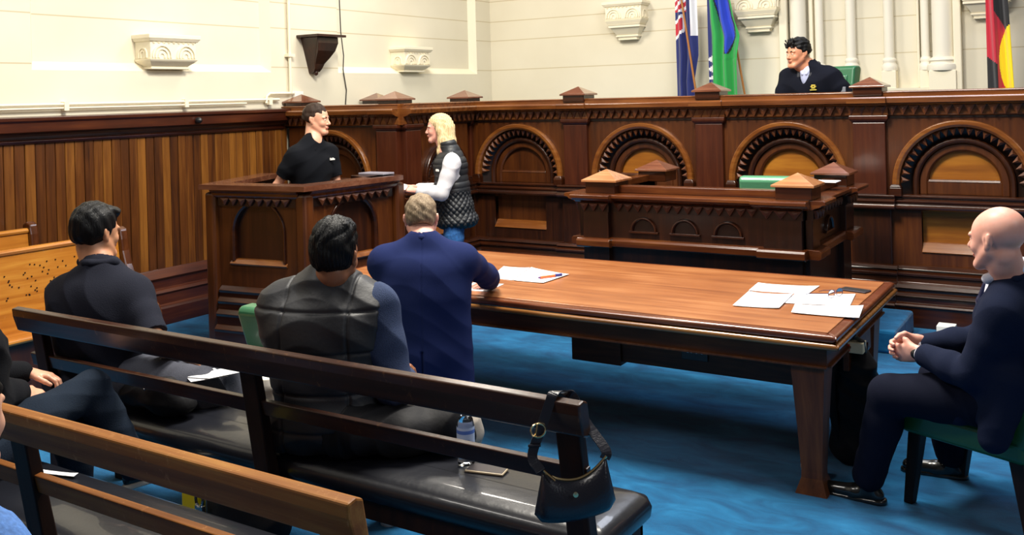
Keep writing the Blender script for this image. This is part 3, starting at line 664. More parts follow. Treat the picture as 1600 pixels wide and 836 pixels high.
# spectacles
def spectacles(c, ang, name, label, z):
    t = thing(name, label, 'glasses', (c[0], c[1], z)); ca, sa = math.cos(ang), math.sin(ang)
    T = lambda u, n, zz: (c[0]+u*ca-n*sa, c[1]+u*sa+n*ca, z+zz)
    fm = plain('blue_steel', '3a4270', .25, .8)
    m = MB(T)
    for s_ in (-1, 1):
        pts = [(s_*.034+.027*math.cos(q*PI/8), 0, .024+.021*math.sin(q*PI/8)) for q in range(17)]
        m.tube(pts, .0016, 6)
    m.tube([(-.008, 0, .028), (0, .003, .032), (.008, 0, .028)], .0016, 6)
    m.build('rim', fm, t, smooth=True)
    for s_ in (-1, 1):
        MB(T).tube([(s_*.062, 0, .03), (s_*.066, .03, .026), (s_*.064, .12, .012), (s_*.058, .145, .003)], .0017, 6).build('temple', fm, t, smooth=True)
        l = MB(T); pts = [(s_*.034+.0265*math.cos(q*PI/8), 0, .024+.0205*math.sin(q*PI/8)) for q in range(16)]; l.add(pts, [tuple(range(16))])
        l.build('lens', plain('clear_lens', (.95, .97, 1), .02, trans=1), t)
spectacles((-1.235, 5.06), math.radians(68), 'spectacles', 'thin blue-framed spectacles resting on the white sheet', ZT+.006)
# ================================================================== PEWS AT THE LEFT WALL
def pew(xb, y0, y1, h, label, back=True):
    t = thing('wooden_pew', label, 'pew', (xb, y1, 0))
    m = MB(); m.extr  # back board, leaning towards the wall
    T = frame((xb, 0, 0), (0, 1), (1, 0))
    m = MB(T); m.extr([(-.06, h-.02), (-.035, h-.02), (.02, .42), (-.01, .42)], y0, y1-.03); m.build('backrest', WP, t, bev=.004)
    m = MB(T); m.extr([(-.078, h-.03), (-.085, h-.01), (-.07, h+.005), (-.035, h+.005), (-.02, h-.01), (-.026, h-.03)], y0, y1-.03); m.build('top_rail', WBL if 0 else WP, t, bev=.004)
    m = MB(T); m.extr([(-.02, .425), (.20, .435), (.225, .43), (.23, .415), (.22, .40), (-.02, .395)], y0, y1-.03); m.build('seat', WP, t, bev=.004)
    m = MB(T); m.extr([(.16, .0), (.19, .0), (.19, .40), (.16, .40)], y0, y1-.06); m.build('front_board', WD, t)
    pf = [(-.11, h+.03), (-.06, h+.05), (-.015, h+.03), (.0, h-.04), (.01, h-.12), (.04, .74), (.09, .64), (.17, .56), (.27, .51), (.33, .475), (.355, .42), (.35, .36), (.30, .30), (.25, .2), (.25, .05), (.28, 0), (-.10, 0), (-.12, .4)]
    m = MB(T); m.extr(pf, y1-.03, y1+.035); m.build('end_panel', WPE, t, bev=.012)
    return t
pew(-6.0, .6, 4.26, .955, 'worn golden oak pew with a curved end against the left wall')
pew(-6.72, .6, 4.02, .985, 'darker wooden pew standing behind the golden oak one')
m = MB()
for k in range(46):
    yy = 3.35+.62*random.random(); zz = .62+.24*random.random(); 
    xx = -6.0+.02-(zz-.42)/.515*.055+.0035; m.box((xx-.002, yy-.004, zz-.004), (xx+.001, yy+.004, zz+.004))
m.build('drill_hole', WK, [o for o in bpy.data.objects if o.name.startswith('wooden_pew')][0])
# ================================================================== LEATHER BENCHES IN FRONT
def leather_bench(y, x0, x1, label, rail_mat, ups):
    t = thing('slatted_bench', label, 'bench', ((x0+x1)/2, y, 0))
    T = frame((0, y, 0), (1, 0), (0, 1))
    m = MB(T); m.extr([(-.075, .935), (-.045, .94), (-.02, .93), (.0, .825), (-.02, .82), (-.05, .83), (-.072, .9)], x0, x1); m.build('top_rail', rail_mat, t, bev=.006)
    m = MB(T); m.extr([(-.002, .715), (.024, .718), (.035, .66), (.012, .655)], x0+.02, x1-.02); m.build('lower_rail', rail_mat, t, bev=.004)
    for x in ups:
        m = MB(T); w_ = .042
        m.add([(x-w_, -.035, .93 if 0 else .86), (x+w_, -.035, .86), (x+w_, .005, .86), (x-w_, .005, .86), (x-w_, .045, .36), (x+w_, .045, .36), (x+w_, .10, .36), (x-w_, .10, .36)],
              [(0, 3, 2, 1), (4, 5, 6, 7), (0, 1, 5, 4), (1, 2, 6, 5), (2, 3, 7, 6), (3, 0, 4, 7)])
        m.frustum((x, .075, 0), (w_, .027), (x, .0725, .36), (w_, .0275)); m.build('back_upright', WBD, t, bev=.005)
        for yy in (.41,):
            m = MB(T); m.frustum((x, yy, 0), (.035, .03), (x, yy, .32), (.042, .035)); m.build('leg', WBD, t, bev=.004)
    m = MB(T); xe = x1-.055; m.box((x0+.03, .105, .31), (xe, .13, .385)); m.box((x0+.03, .44, .31), (xe, .465, .385)); m.box((xe-.03, .105, .31), (xe, .465, .385)); m.box((x0+.03, .105, .31), (x0+.06, .465, .385)); m.build('seat_frame', WBD, t, bev=.003)
    # cushion: pillowed top with rounded rim
    m = MB(T); nx, ny = 70, 12; v = []; f = []
    xa, xb, ya, yb = x0+.02, x1-.035, .105, .485
    prof = [(0, .375), (-.012, .39), (-.016, .42), (-.004, .452), (.03, .470), (.08, .478)]
    rings = []
    def ring(d, z):
        pts = []; X = (xa+d, xb-d); Y = (ya+d, yb-d); r = max(.015, .04-d*.3)
        for (cx, cy, a0) in ((X[1]-r, Y[0]+r, -PI/2), (X[1]-r, Y[1]-r, 0), (X[0]+r, Y[1]-r, PI/2), (X[0]+r, Y[0]+r, PI)):
            for q in range(7): a = a0+q*PI/12; pts.append((cx+r*math.cos(a), cy+r*math.sin(a), z))
        return pts
    for d, z in prof+[(.14, .482), (.22, .483)]: rings.append(ring(d, z))
    for rg in rings: v += rg
    K = len(rings[0])
    for i in range(len(rings)-1):
        for k in range(K): f.append((i*K+k, i*K+(k+1) % K, (i+1)*K+(k+1) % K, (i+1)*K+k))
    f.append(tuple(range((len(rings)-1)*K, len(rings)*K))); f.append(tuple(range(K))[::-1])
    m.add(v, f); m.build('seat_cushion', ML, t, smooth=True)
    nl = MB(T); x = x0+.08
    while x < x1:
        nl.box((x-.0035, .098, .384), (x+.0035, .106, .391)); x += .062
    o = nl.build('nail_head', MBRASS, t); o['kind'] = 'stuff'
    return t
leather_bench(2.56, -4.36, -1.36, 'dark slatted bench with black leather seat, the handbag hanging on its end', WB, (-4.24, -2.84, -1.43))
leather_bench(1.70, -4.5, -1.50, 'nearest slatted bench with a worn brown top rail and black leather seat', WBL, (-4.38, -2.92, -1.57))
# ================================================================== SMALL THINGS
cz = .483
t = thing('takeaway_coffee_cup', 'white takeaway coffee cup with a lid on the black leather seat', 'cup', (-3.125, 2.905, cz))
MB().lathe([(.029, 0), (.041, .10), (.041, .102)], (-3.125, 2.905, cz), 28).build('cup_body', plain('pale_card', 'e5dcd2', .6), t, smooth=True)
MB().lathe([(.0445, .095), (.0455, .104), (.043, .108), (.0415, .124), (.039, .127), (.037, .122), (.0, .122)], (-3.125, 2.905, cz), 28, cap=False).build('lid', plain('lid_white', 'f2ece2', .4), t, smooth=True)
# enlarge: the cup stands tall
t.scale = (1.22, 1.22, 1.5)
bw = plain('bottle_plastic', (.93, .96, 1), .03, trans=1)
bx, by = -2.075, 2.90
t = thing('water_bottle', 'clear plastic water bottle with a pale blue label on the leather seat', 'bottle', (bx, by, cz))
MB().lathe([(.0, .004), (.02, .003), (.031, .006), (.033, .02), (.031, .03), (.033, .04), (.032, .07), (.033, .08), (.033, .15), (.028, .175), (.016, .195), (.0135, .2), (.0135, .215)], (bx, by, cz), 28, cap=False).build('bottle_body', bw, t, smooth=True)
MB().lathe([(.0338, .085), (.0338, .148)], (bx, by, cz), 28, cap=False).build('label', plain('bottle_label', 'c9d7f5', .4), t, smooth=True)
m = MB(); m.lathe([(.0342, .125), (.0342, .138)], (bx, by, cz), 28, cap=False); m.build('label_band', plain('label_blue', '5f7fd0', .4), t, smooth=True)
m = MB()
a0 = math.atan2(-by, -bx)
for k in range(9):
    a = a0+.05+k*.045; wv = .006 if k % 3 else .012
    m.add([(bx+.0346*math.cos(a+q), by+.0346*math.sin(a+q), cz+z) for q, z in ((0, .088), (wv*2.2, .088), (wv*2.2, .105), (0, .105))], [(0, 1, 2, 3)])
m.build('barcode', MBLK, t)
MB().lathe([(.015, .205), (.0155, .222), (.014, .225), (0, .225)], (bx, by, cz), 20).build('cap', MWHT, t, smooth=True)
phone((-1.975, 2.89), math.radians(12), cz+.001, 'mobile_phone', 'phone lying face up on the leather seat right of the water bottle', plain('phone_grey_back', '4a4648', .25), plain('phone_gold_rim', 'b5a488', .3))
# handbag on the bench end ------------------------------------------------
MBAG = plain('navy_black_leather', (.012, .013, .022), .3, bump=.15, bscale=160, coat=.2)
MGOLD = plain('gold', (.85, .65, .35), .22, 1)
hb = thing('handbag', 'small black leather shoulder bag with gold zip hanging from the bench end', 'handbag', (-1.39, 2.45, .58))
bag_c = Vector((-1.375, 2.47, .0)); bu = Vector((.84, .54, 0)).normalized(); bn = Vector((-.54, .84, 0)).normalized()
NB = 36; top = []; v = []; f = []
def bag_ring(s_):    # s in 0..1 along width: returns bottom z, top z, half thickness
    x = (s_-.5)*2
    zt = .715+.055*x*x*(1.0 if x > 0 else .7)+.012*x
    zb = .597+.018*x**2+.04*max(0, abs(x)-.85)/.15*.5+.018*x
    th = .038*math.sqrt(max(0, 1-x**6))+.006
    return zb, zt, th
for i in range(NB+1):
    s_ = i/NB; x = (s_-.5)*2; zb, zt, th = bag_ring(s_)
    for k in range(16):
        a = 2*PI*k/16; zz = (zb+zt)/2-(zt-zb)/2*math.cos(a)
        yy = th*math.sin(a)*(.55+.45*(math.cos(a)+1)/2+.15)
        wid = .118*(1.03-.22*(zz-zb)/(zt-zb))
        p = bag_c+bu*(x*wid)+bn*yy; v.append((p.x, p.y, zz))
for i in range(NB):
    for k in range(16): f.append((i*16+k, i*16+(k+1) % 16, (i+1)*16+(k+1) % 16, (i+1)*16+k))
f += [tuple(range(16))[::-1], tuple(range(NB*16, NB*16+16))]
m = MB(); m.add(v, f); m.build('bag_body', MBAG, hb, smooth=True)
def bagp(x, y, z): p = bag_c+bu*x+bn*y; return (p.x, p.y, z)
zp = [bagp(x*.097, 0, bag_ring(x/2+.5)[1]+.002) for x in [q/10 for q in range(-9, 11)]]
MB().tube(zp, .0045, 6).build('zip', MGOLD, hb, smooth=True)
MB().tube([bagp(-.09, -.006, .748), bagp(-.058, -.03, .728)], .004, 6).build('zip_pull', MGOLD, hb, smooth=True)
m = MB(); m.lathe([(.008, 0), (.008, .003), (0, .004)], (0, 0, 0), 10)
for i in range(len(m.v)): x, y, z = m.v[i]; m.v[i] = bagp(.0+x, -.043-z, .69+y)
m.build('stud', MGOLD, hb)
def strap(name, pts, wdt, th=.004):
    C_ = [Vector(p) for p in pts]; C_ = [C_[0]*2-C_[1]]+C_+[C_[-1]*2-C_[-2]]; P = []
    for i in range(1, len(C_)-2):
        for q in range(6):
            t_ = q/6; a_, b_, c_, d_ = C_[i-1:i+3]; P.append(.5*((2*b_)+(c_-a_)*t_+(2*a_-5*b_+4*c_-d_)*t_*t_+(3*b_-a_-3*c_+d_)*t_**3))
    P.append(C_[-2]); m = MB(); v = []; n = len(P)
    for i, p in enumerate(P):
        d = (P[min(i+1, n-1)]-P[max(i-1, 0)]).normalized(); sd = bu-d*bu.dot(d); sd = sd.normalized() if sd.length > .01 else Vector((1, 0, 0)); nn = d.cross(sd).normalized()
        for a, b in ((-1, -1), (1, -1), (1, 1), (-1, 1)): v.append(tuple(p+sd*a*wdt/2+nn*b*th/2))
    f = []
    for i in range(n-1):
        for k in range(4): f.append((i*4+k, i*4+(k+1) % 4, (i+1)*4+(k+1) % 4, (i+1)*4+k))
    f += [(3, 2, 1, 0), tuple(range((n-1)*4, n*4))]; m.add(v, f); return m.build(name, MBAG, hb, bev=.001)
strap('strap', [bagp(-.10, 0, .745), (-1.495, 2.43, .78), (-1.475, 2.455, .86), (-1.46, 2.478, .925), (-1.455, 2.495, .952), (-1.45, 2.53, .951), (-1.43, 2.568, .93), (-1.38, 2.56, .86), (-1.30, 2.53, .80), bagp(.092, 0, .775)], .03)
m = MB(); 
def ringpts(c, a, b, ru, rv): return [tuple(Vector(c)+Vector(a)*ru*math.cos(q*PI/8)+Vector(b)*rv*math.sin(q*PI/8)) for q in range(17)]
m.tube(ringpts((-1.478, 2.44, .855), bu, (0, .15, .98), .022, .02), .0032, 6); m.tube([(-1.478, 2.438, .876), (-1.482, 2.43, .84)], .0028, 6); m.build('buckle', MGOLD, hb, smooth=True)
m = MB(); m.tube([Vector((-1.488, 2.432, .81))-bu*.019, Vector((-1.488, 2.432, .81))+bu*.019], .004, 6); m.build('strap_keeper', MBAG, hb)
# backpack on floor right of the table leg
MNY = plain('black_nylon', (.008, .008, .010), .65, spec=.2, bump=.3, bscale=22)
# soft objects are grown later with the distance-field builder
m = MB(); m.box((-1.155, 4.76, .57), (-1.04, 4.84, .62)); 
bt = thing('boxed_carton', 'small cream and red carton tucked behind the backpack handle', 'box', (-1.10, 4.80, .57))
m.build('carton', plain('cream_card', 'd8cfae', .6), bt, bev=.002)
MB().box((-1.157, 4.757, .578), (-1.10, 4.761, .612)).build('red_panel', plain('red_print', 'b8321e', .5), bt)
# carpeted step by the bench
m = MB(); m.box((-1.62, 6.95, 0), (-1.30, 7.68, .16)); o = m.build('carpeted_step', MC, None, bev=.02); tag(o, 'low blue carpeted step at the foot of the long bench', 'step')
m = MB(); m.box((-1.10, 7.38, 0), (-.98, 7.5, .13)); tag(m.build('document_box', MWHT, None, bev=.004), 'small white box on the carpet behind the bald man', 'box')
m = MB(); m.tube([(-1.30, 4.56, .045), (-1.20, 4.60, .045)], .033, 16); tag(m.build('tin_can', MSTEEL, None, smooth=True, bev=.004), 'small silver can lying on the carpet behind the near table leg', 'can')
# ================================================================== GREEN CHAIRS
def armchair_back(name, label, c, face, zseat, ztop, wd, mat, seat=True, legs=True, arms=False, dp=.5, rake=.10):
    """upholstered chair; face = heading in degrees (90 = +Y)"""
    a = math.radians(face); f_ = (math.cos(a), math.sin(a)); r_ = (math.sin(a), -math.cos(a))
    T = lambda u, n, z: (c[0]+r_[0]*u+f_[0]*n, c[1]+r_[1]*u+f_[1]*n, z)
    t = thing(name, label, 'chair', (c[0], c[1], 0))
    h = wd/2
    m = MB(T); m.extr([(-dp/2-.0, zseat-.06), (-dp/2+.09, zseat-.06), (-dp/2+.06-rake, ztop-.02), (-dp/2+.03-rake, ztop), (-dp/2-.04-rake, ztop), (-dp/2-.06-rake, ztop-.03)], -h, h); m.build('backrest', mat, t, bev=.022, seg=4)
    # raised front pad of the back
    m = MB(T); m.extr([(-dp/2+.08, zseat+.06), (-dp/2+.12, zseat+.06), (-dp/2+.085-rake, ztop-.08), (-dp/2+.05-rake, ztop-.08)], -h+.06, h-.06); m.build('back_pad', mat, t, bev=.02, seg=4)
    if seat: m = MB(T); m.box((-h, -dp/2, zseat-.12), (h, dp/2, zseat)); m.build('seat', mat, t, bev=.03, seg=4)
    if legs:
        for u in (-h+.06, h-.06):
            for n, s_ in ((-dp/2+.06, -1), (dp/2-.06, 1)):
                q = MB(T); b_ = (u, n+s_*.05); 
                q.add([(b_[0]-.02, b_[1]-.02, 0), (b_[0]+.02, b_[1]-.02, 0), (b_[0]+.02, b_[1]+.02, 0), (b_[0]-.02, b_[1]+.02, 0), (u-.03, n-.03, zseat-.1), (u+.03, n-.03, zseat-.1), (u+.03, n+.03, zseat-.1), (u-.03, n+.03, zseat-.1)],
                      [(0, 3, 2, 1), (4, 5, 6, 7), (0, 1, 5, 4), (1, 2, 6, 5), (2, 3, 7, 6), (3, 0, 4, 7)]); q.build('leg', WBD, t, bev=.004)
    return t
armchair_back('leather_armchair', 'high-backed green leather chair behind the man chairing from the long bench', (-2.28, 8.80), 250, 1.42, 2.06, .44, MGL, legs=False)
armchair_back('leather_armchair', 'pale green leather chair back showing above the carved desk', (-2.12, 6.98), 95, .50, 1.245, .36, plain('pale_green_leather', '4f8d6a', .35, bump=.08, bscale=50, coat=.2), dp=.4)
armchair_back('leather_armchair', 'empty green leather chair left of the man in the navy suit', (-3.30, 3.44), 92, .46, .91, .42, MGL, dp=.42)
armchair_back('leather_armchair', 'dark green leather chair the bald man sits on', (-.47, 4.60), 157, .45, .95, .54, MGD, dp=.56)
armchair_back('leather_armchair', 'low green leather chair under the man in the navy suit', (-3.04, 3.92), 120, .46, .52, .30, MGD, dp=.34, rake=0)
# dais carrying the chairman's chair
m = MB(); m.box((-5.4, 8.2, 0), (1.2, 10.4, .92)); o = m.build('raised_dais', MC, None); tag(o, 'carpeted platform behind the long carved bench', 'platform')
# ================================================================== FLAGS
def flag(name, label, x0, x1, y, z0, z1, folds, amp, colour, mats, poleA, poleB, shape=None, lean=0):
    t = thing(name, label, 'flag', (poleA[0], poleA[1], poleA[2]))
    NX, NZ = 64, 150; v = []; f = []; mi = []
    for j in range(NZ+1):
        b = j/NZ; z = z0+(z1-z0)*b
        l, r = shape(b) if shape else (0, 1)
        for i in range(NX+1):
            a = i/NX; x = x0+(x1-x0)*(l+(r-l)*a)+lean*b
            v.append((x, y+amp*math.sin(a*PI*2*folds+1.3*b)+.3*amp*math.sin(a*23+b*5), z))
    for j in range(NZ):
        for i in range(NX): k = j*(NX+1)+i; f.append((k, k+1, k+NX+2, k+NX+1)); mi.append(colour((i+.5)/NX, (j+.5)/NZ))
    m = MB(); m.add(v, f); m.mi = mi; o = m.build('cloth', mats, t, smooth=True)
    sd = o.modifiers.new('thick', 'SOLIDIFY'); sd.thickness = .003
    MB().tube([poleA, poleB], .012, 12).build('pole', plain('varnished_pole', 'a86c34', .35), t, smooth=True)
    d = Vector(poleB)-Vector(poleA); a = Vector(poleA)+d*.33; MB().tube([a, a+d*.06], .0145, 12).build('ferrule', MSTEEL, t, smooth=True)
    m = MB(); m.lathe([(.13, 0), (.13, .02), (.04, .04), (.03, .10), (0, .10)], (poleA[0], poleA[1], poleA[2]-.02), 20); m.build('stand', MBLK, t, smooth=True)
cl = lambda n, h: plain(n, h, .7, sheen=.3)
NAVY, WHT, RED, GRN, BLU, BLK, YEL = (cl('flag_navy', '16246c'), cl('flag_white', 'ecebf2'), cl('flag_red', 'bd1a34'), cl('flag_green', '23a047'), cl('flag_blue', '1c3fc4'), cl('flag_black', '131318'), cl('flag_yellow', 'fbdc10'))
FZ0, FZ1 = .98, 2.98
def col_navy(a, b):
    z = FZ0+(FZ1-FZ0)*b
    if z > 2.44:
        q = (z-2.44)
        if a > .74 and z > 2.5-0*a: return 1
        zz = z-a*.22
        if a < .36 and 2.50 < zz < 2.64: return 2
        if a < .40 and 2.46 < zz < 2.68: return 1
        if z > 2.78 and a < .5: return 2 if (zz*10) % 1 > .45 else 1
    return 0
flag('navy_ensign', 'dark blue flag with red and white corner crosses, furled on its pole', -4.235, -3.97, 10.28, FZ0, FZ1, 2.2, .03, col_navy, [NAVY, WHT, RED],
     (-3.84, 10.19, .94), (-4.13, 10.19, 3.05), shape=lambda b: (0, .78+.22*min(1, max(0, (b-.5)/.15)) if b < .85 else 1.0), lean=0)
def col_green(a, b):
    z = FZ0+(FZ1-FZ0)*b
    e = .15+.1*b
    if a < .18-.15*max(0, b-.6):
        if z < 2.0: return 3
        if z < 2.28: return 2 if (abs(((z*9) % 1)-.5)*1.1+a*1.4) > .42 else 3
        return 3
    c1 = .40+.20*(1-b)+.1*math.sin(b*8)*.2
    lo = 2.28
    if z > lo:
        k = (z-lo)/(FZ1-lo)
        l = .62-.34*k; r = .66+.26*min(1, k*2.2)-.12*max(0, k-.5)
        if l < a < r: return 1
        if l-.035 < a <= l or r <= a < r+.05: return 0
    return 4
flag('green_and_blue_flag', 'green, blue and black flag furled on a leaning pole', -3.86, -3.50, 10.28, FZ0, FZ1, 2.6, .035, col_green, [BLK, BLU, WHT, NAVY, GRN],
     (-3.34, 10.40, .94), (-3.66, 10.40, 3.05), shape=lambda b: (.03, .98 if b < .62 else 1.0+.10*max(0, .1-abs(b-.74))/.1-.9*max(0, b-.76)), lean=0)
def col_red(a, b):
    z = FZ0+(FZ1-FZ0)*b
    zc, ac = 2.06, 1.30
    if ((z-zc)/.38)**2+((a-ac)/.82)**2 < 1: return 2
    if z < 2.12 - .18*a and a < .42: return 0
    if z > 2.28+.42*(1-a) and a > .36: return 0
    return 1
flag('red_black_and_yellow_flag', 'black, red and yellow flag hanging at the right edge of the picture', -.985, -.765, 10.0, FZ0, FZ1, 1.6, .03, col_red, [BLK, RED, YEL],
     (-.80, 10.05, .94), (-.88, 10.05, 3.05), shape=lambda b: (.0, 1.05-.35*max(0, b-.35)))

sheet([(-3.50, 2.05), (-3.30, 2.10), (-3.31, 2.125), (-3.51, 2.075)], .488, 'paper_sheet', 'white sheets lying on the nearest black leather seat', curl=.004)
# ================================================================== DISTANCE-FIELD BODIES
V = lambda *a: np.array(a, dtype=float)
def nrm(v): return v/(np.linalg.norm(v)+1e-12)
class SDF:
    """smooth union of tapered limbs and ellipsoids, meshed as one continuous surface"""
    def __init__(s): s.p = []
    def cone(s, a, b, ra, rb, k=.02, sq=None):
        s.p.append(('c', np.array(a, float), np.array(b, float), ra, rb, k, sq)); return s
    def ell(s, c, R, rad, k=.02): s.p.append(('e', np.array(c, float), R, np.array(rad, float), 0, k, None)); return s
    def cut(s, c, R, rad, k=.01): s.p.append(('x', np.array(c, float), R, np.array(rad, float), 0, k, None)); return s
    def plane(s, pt, n, k=.004): s.p.append(('h', np.array(pt, float), np.array(n, float), 0, 0, k, None)); return s
    def chain(s, pts, rs, k=.02, sq=None):
        for i in range(len(pts)-1): s.cone(pts[i], pts[i+1], rs[i], rs[i+1], k, sq)
        return s
    def bounds(s):
        lo = np.full(3, 1e9); hi = -lo
        for q in s.p:
            if q[0] == 'c': r = max(q[3], q[4]); l = np.minimum(q[1], q[2])-r; h = np.maximum(q[1], q[2])+r
            elif q[0] == 'e': r = q[3].max(); e = np.sqrt(((q[2]*q[3])**2).sum(1)); l = q[1]-e; h = q[1]+e
            else: continue
            lo = np.minimum(lo, l); hi = np.maximum(hi, h)
        return lo-.012, hi+.012
    def grid(s, h):
        lo, hi = s.bounds(); n = np.ceil((hi-lo)/h).astype(int)+1
        ax = [lo[i]+h*np.arange(n[i]) for i in range(3)]
        F = np.full(n, .1, dtype=np.float32)
        for q in s.p:
            k = q[5]
            if q[0] == 'c': r = max(q[3], q[4]); l = np.minimum(q[1], q[2])-r; u = np.maximum(q[1], q[2])+r
            elif q[0] in 'ex': e = np.sqrt(((q[2]*q[3])**2).sum(1)); l = q[1]-e; u = q[1]+e
            else: l, u = lo, hi
            pad = k*1.2+.012+2*h
            i0 = np.clip(((l-pad-lo)/h).astype(int), 0, n); i1 = np.clip(np.ceil((u+pad-lo)/h).astype(int)+1, 0, n)
            if (i1 <= i0).any(): continue
            sl = tuple(slice(i0[i], i1[i]) for i in range(3))
            X = ax[0][sl[0]][:, None, None]; Y = ax[1][sl[1]][None, :, None]; Z = ax[2][sl[2]][None, None, :]
            if q[0] == 'c':
                a, b = q[1], q[2]
                x, y, z = X-a[0], Y-a[1], Z-a[2]; d = b-a
                if q[6] is not None:
                    ax_, sc = q[6]; ax_ = nrm(ax_)
                    t = (x*ax_[0]+y*ax_[1]+z*ax_[2])*(sc-1); x = x+t*ax_[0]; y = y+t*ax_[1]; z = z+t*ax_[2]
                    d = d+ax_*(d@ax_)*(sc-1)
                L2 = d@d+1e-12
                t = np.clip((x*d[0]+y*d[1]+z*d[2])/L2, 0, 1)
                D = np.sqrt((x-t*d[0])**2+(y-t*d[1])**2+(z-t*d[2])**2)-(q[3]+(q[4]-q[3])*t)
            elif q[0] in 'ex':
                R = q[2]; x, y, z = X-q[1][0], Y-q[1][1], Z-q[1][2]
                lx = x*R[0, 0]+y*R[1, 0]+z*R[2, 0]; ly = x*R[0, 1]+y*R[1, 1]+z*R[2, 1]; lz = x*R[0, 2]+y*R[1, 2]+z*R[2, 2]
                r = q[3]; k0 = np.sqrt((lx/r[0])**2+(ly/r[1])**2+(lz/r[2])**2); k1 = np.sqrt((lx/r[0]**2)**2+(ly/r[1]**2)**2+(lz/r[2]**2)**2)+1e-9
                D = k0*(k0-1)/k1
            else: D = -((X-q[1][0])*q[2][0]+(Y-q[1][1])*q[2][1]+(Z-q[1][2])*q[2][2])
            D = D.astype(np.float32); G = F[sl]
            if q[0] in 'ce':
                hh = np.clip(.5+.5*(G-D)/k, 0, 1); F[sl] = G+(D-G)*hh-k*hh*(1-hh)
            else:
                D = -D; hh = np.clip(.5-.5*(G-D)/k, 0, 1); F[sl] = G+(D-G)*hh+k*hh*(1-hh)
        return F, lo, h
    def mesh(s, h=.005):
        F, lo, h = s.grid(h)
        F[0] = F[-1] = .05; F[:, 0] = F[:, -1] = .05; F[:, :, 0] = F[:, :, -1] = .05
        S = F < 0; n = np.array(F.shape)-1
        c = S[:-1, :-1, :-1].astype(np.int8)
        cnt = np.zeros(tuple(n), np.int8)
        for dx in (0, 1):
            for dy in (0, 1):
                for dz in (0, 1): cnt += S[dx:n[0]+dx, dy:n[1]+dy, dz:n[2]+dz]
        act = (cnt > 0) & (cnt < 8); I = np.argwhere(act); idx = -np.ones(tuple(n), np.int64); idx[act] = np.arange(len(I))
        pos = np.zeros((len(I), 3)); w = np.zeros(len(I))
        cor = [(a, b, c) for a in (0, 1) for b in (0, 1) for c in (0, 1)]
        val = {q: F[I[:, 0]+q[0], I[:, 1]+q[1], I[:, 2]+q[2]].astype(float) for q in cor}
        for a in cor:
            for ax in range(3):
                if a[ax]: continue
                b = list(a); b[ax] = 1; b = tuple(b); m = (val[a] < 0) != (val[b] < 0)
                t = np.where(m, val[a]/(val[a]-val[b]+1e-12), 0)
                for i in range(3): pos[:, i] += np.where(m, a[i]+(t if i == ax else 0), 0)
                w += m
        pos = (pos/w[:, None]+I)*h+lo
        quads = []
        for ax in range(3):
            o1, o2 = [(1, 2), (2, 0), (0, 1)][ax]
            sa = [slice(1, n[i]) for i in range(3)]; sb = list(sa); sa[ax] = slice(0, n[ax]); sb[ax] = slice(1, n[ax]+1)
            A, B = S[tuple(sa)], S[tuple(sb)]; E = np.argwhere(A != B); off = np.array([1, 1, 1]); off[ax] = 0; E = E+off
            flip = S[E[:, 0], E[:, 1], E[:, 2]]
            def g(d1, d2):
                q = E.copy(); q[:, o1] -= d1; q[:, o2] -= d2; return idx[q[:, 0], q[:, 1], q[:, 2]]
            Q = np.stack([g(1, 1), g(0, 1), g(0, 0), g(1, 0)], 1); Q[~flip] = Q[~flip][:, ::-1]; quads.append(Q)
        return pos, np.concatenate(quads)
def vnormals(v, q):
    a = np.cross(v[q[:, 2]]-v[q[:, 0]], v[q[:, 3]]-v[q[:, 1]]); N = np.zeros_like(v)
    for i in range(4): np.add.at(N, q[:, i], a)
    return N/(np.linalg.norm(N, axis=1, keepdims=True)+1e-12)
def relax(v, q, it=1, lam=.5):
    for _ in range(it):
        S = np.zeros_like(v); C = np.zeros(len(v))
        for i in range(4):
            for j in (1, 3): np.add.at(S, q[:, i], v[q[:, (i+j) % 4]]); np.add.at(C, q[:, i], 1)
        v = v+(S/C[:, None]-v)*lam
    return v
def sdf_obj(name, sd, mat, parent, h=.005, disp=None, it=1, matfn=None):
    v, q = sd.mesh(h)
    v = relax(v, q, it)
    if disp is not None: N = vnormals(v, q); v = v+N*disp(v, N)[:, None]
    org = np.array(parent_world(parent)) if parent else v.mean(0)
    me = bpy.data.meshes.new(name); me.vertices.add(len(v)); me.vertices.foreach_set('co', (v-org).astype(np.float32).ravel())
    me.loops.add(q.size); me.loops.foreach_set('vertex_index', q.astype(np.int32).ravel())
    me.polygons.add(len(q)); me.polygons.foreach_set('loop_start', np.arange(0, q.size, 4, dtype=np.int32))
    try: me.polygons.foreach_set('loop_total', np.full(len(q), 4, dtype=np.int32))
    except Exception: pass
    mats = mat if isinstance(mat, (list, tuple)) else [mat]
    for m in mats: me.materials.append(m)
    if matfn is not None: me.polygons.foreach_set('material_index', matfn(v[q].mean(1)).astype(np.int32))
    me.polygons.foreach_set('use_smooth', np.ones(len(q), bool)); me.update(calc_edges=True); me.validate()
    o = bpy.data.objects.new(name, me); COL.objects.link(o)
    if parent: o.parent = parent
    else: o.location = org
    return o
def wr(amp, fr=9., seed=0, dirv=(0, 0, 1), st=2.2):
    """cloth folds: warped sine ridges, mostly across dirv"""
    rs = np.random.RandomState(seed); ph = rs.rand(12)*6.28; dv = nrm(np.array(dirv, float))
    def f(v, N):
        t = v@dv
        w1 = np.sin(v[:, 0]*fr*1.3+ph[0])+np.sin(v[:, 1]*fr*1.1+ph[1])+np.sin(t*fr*.7+ph[2])
        a = np.sin(t*fr*st*1.6+w1*1.6+ph[3]); b = np.sin((v[:, 0]-v[:, 1])*fr*1.7+w1*1.1+ph[4]); c = np.sin(v[:, 2]*fr*2.9+v[:, 0]*fr*2.1+w1*2+ph[5])
        return amp*(.55*(1-np.abs(a))*1.2+.35*b+.3*c-.4)
    return f
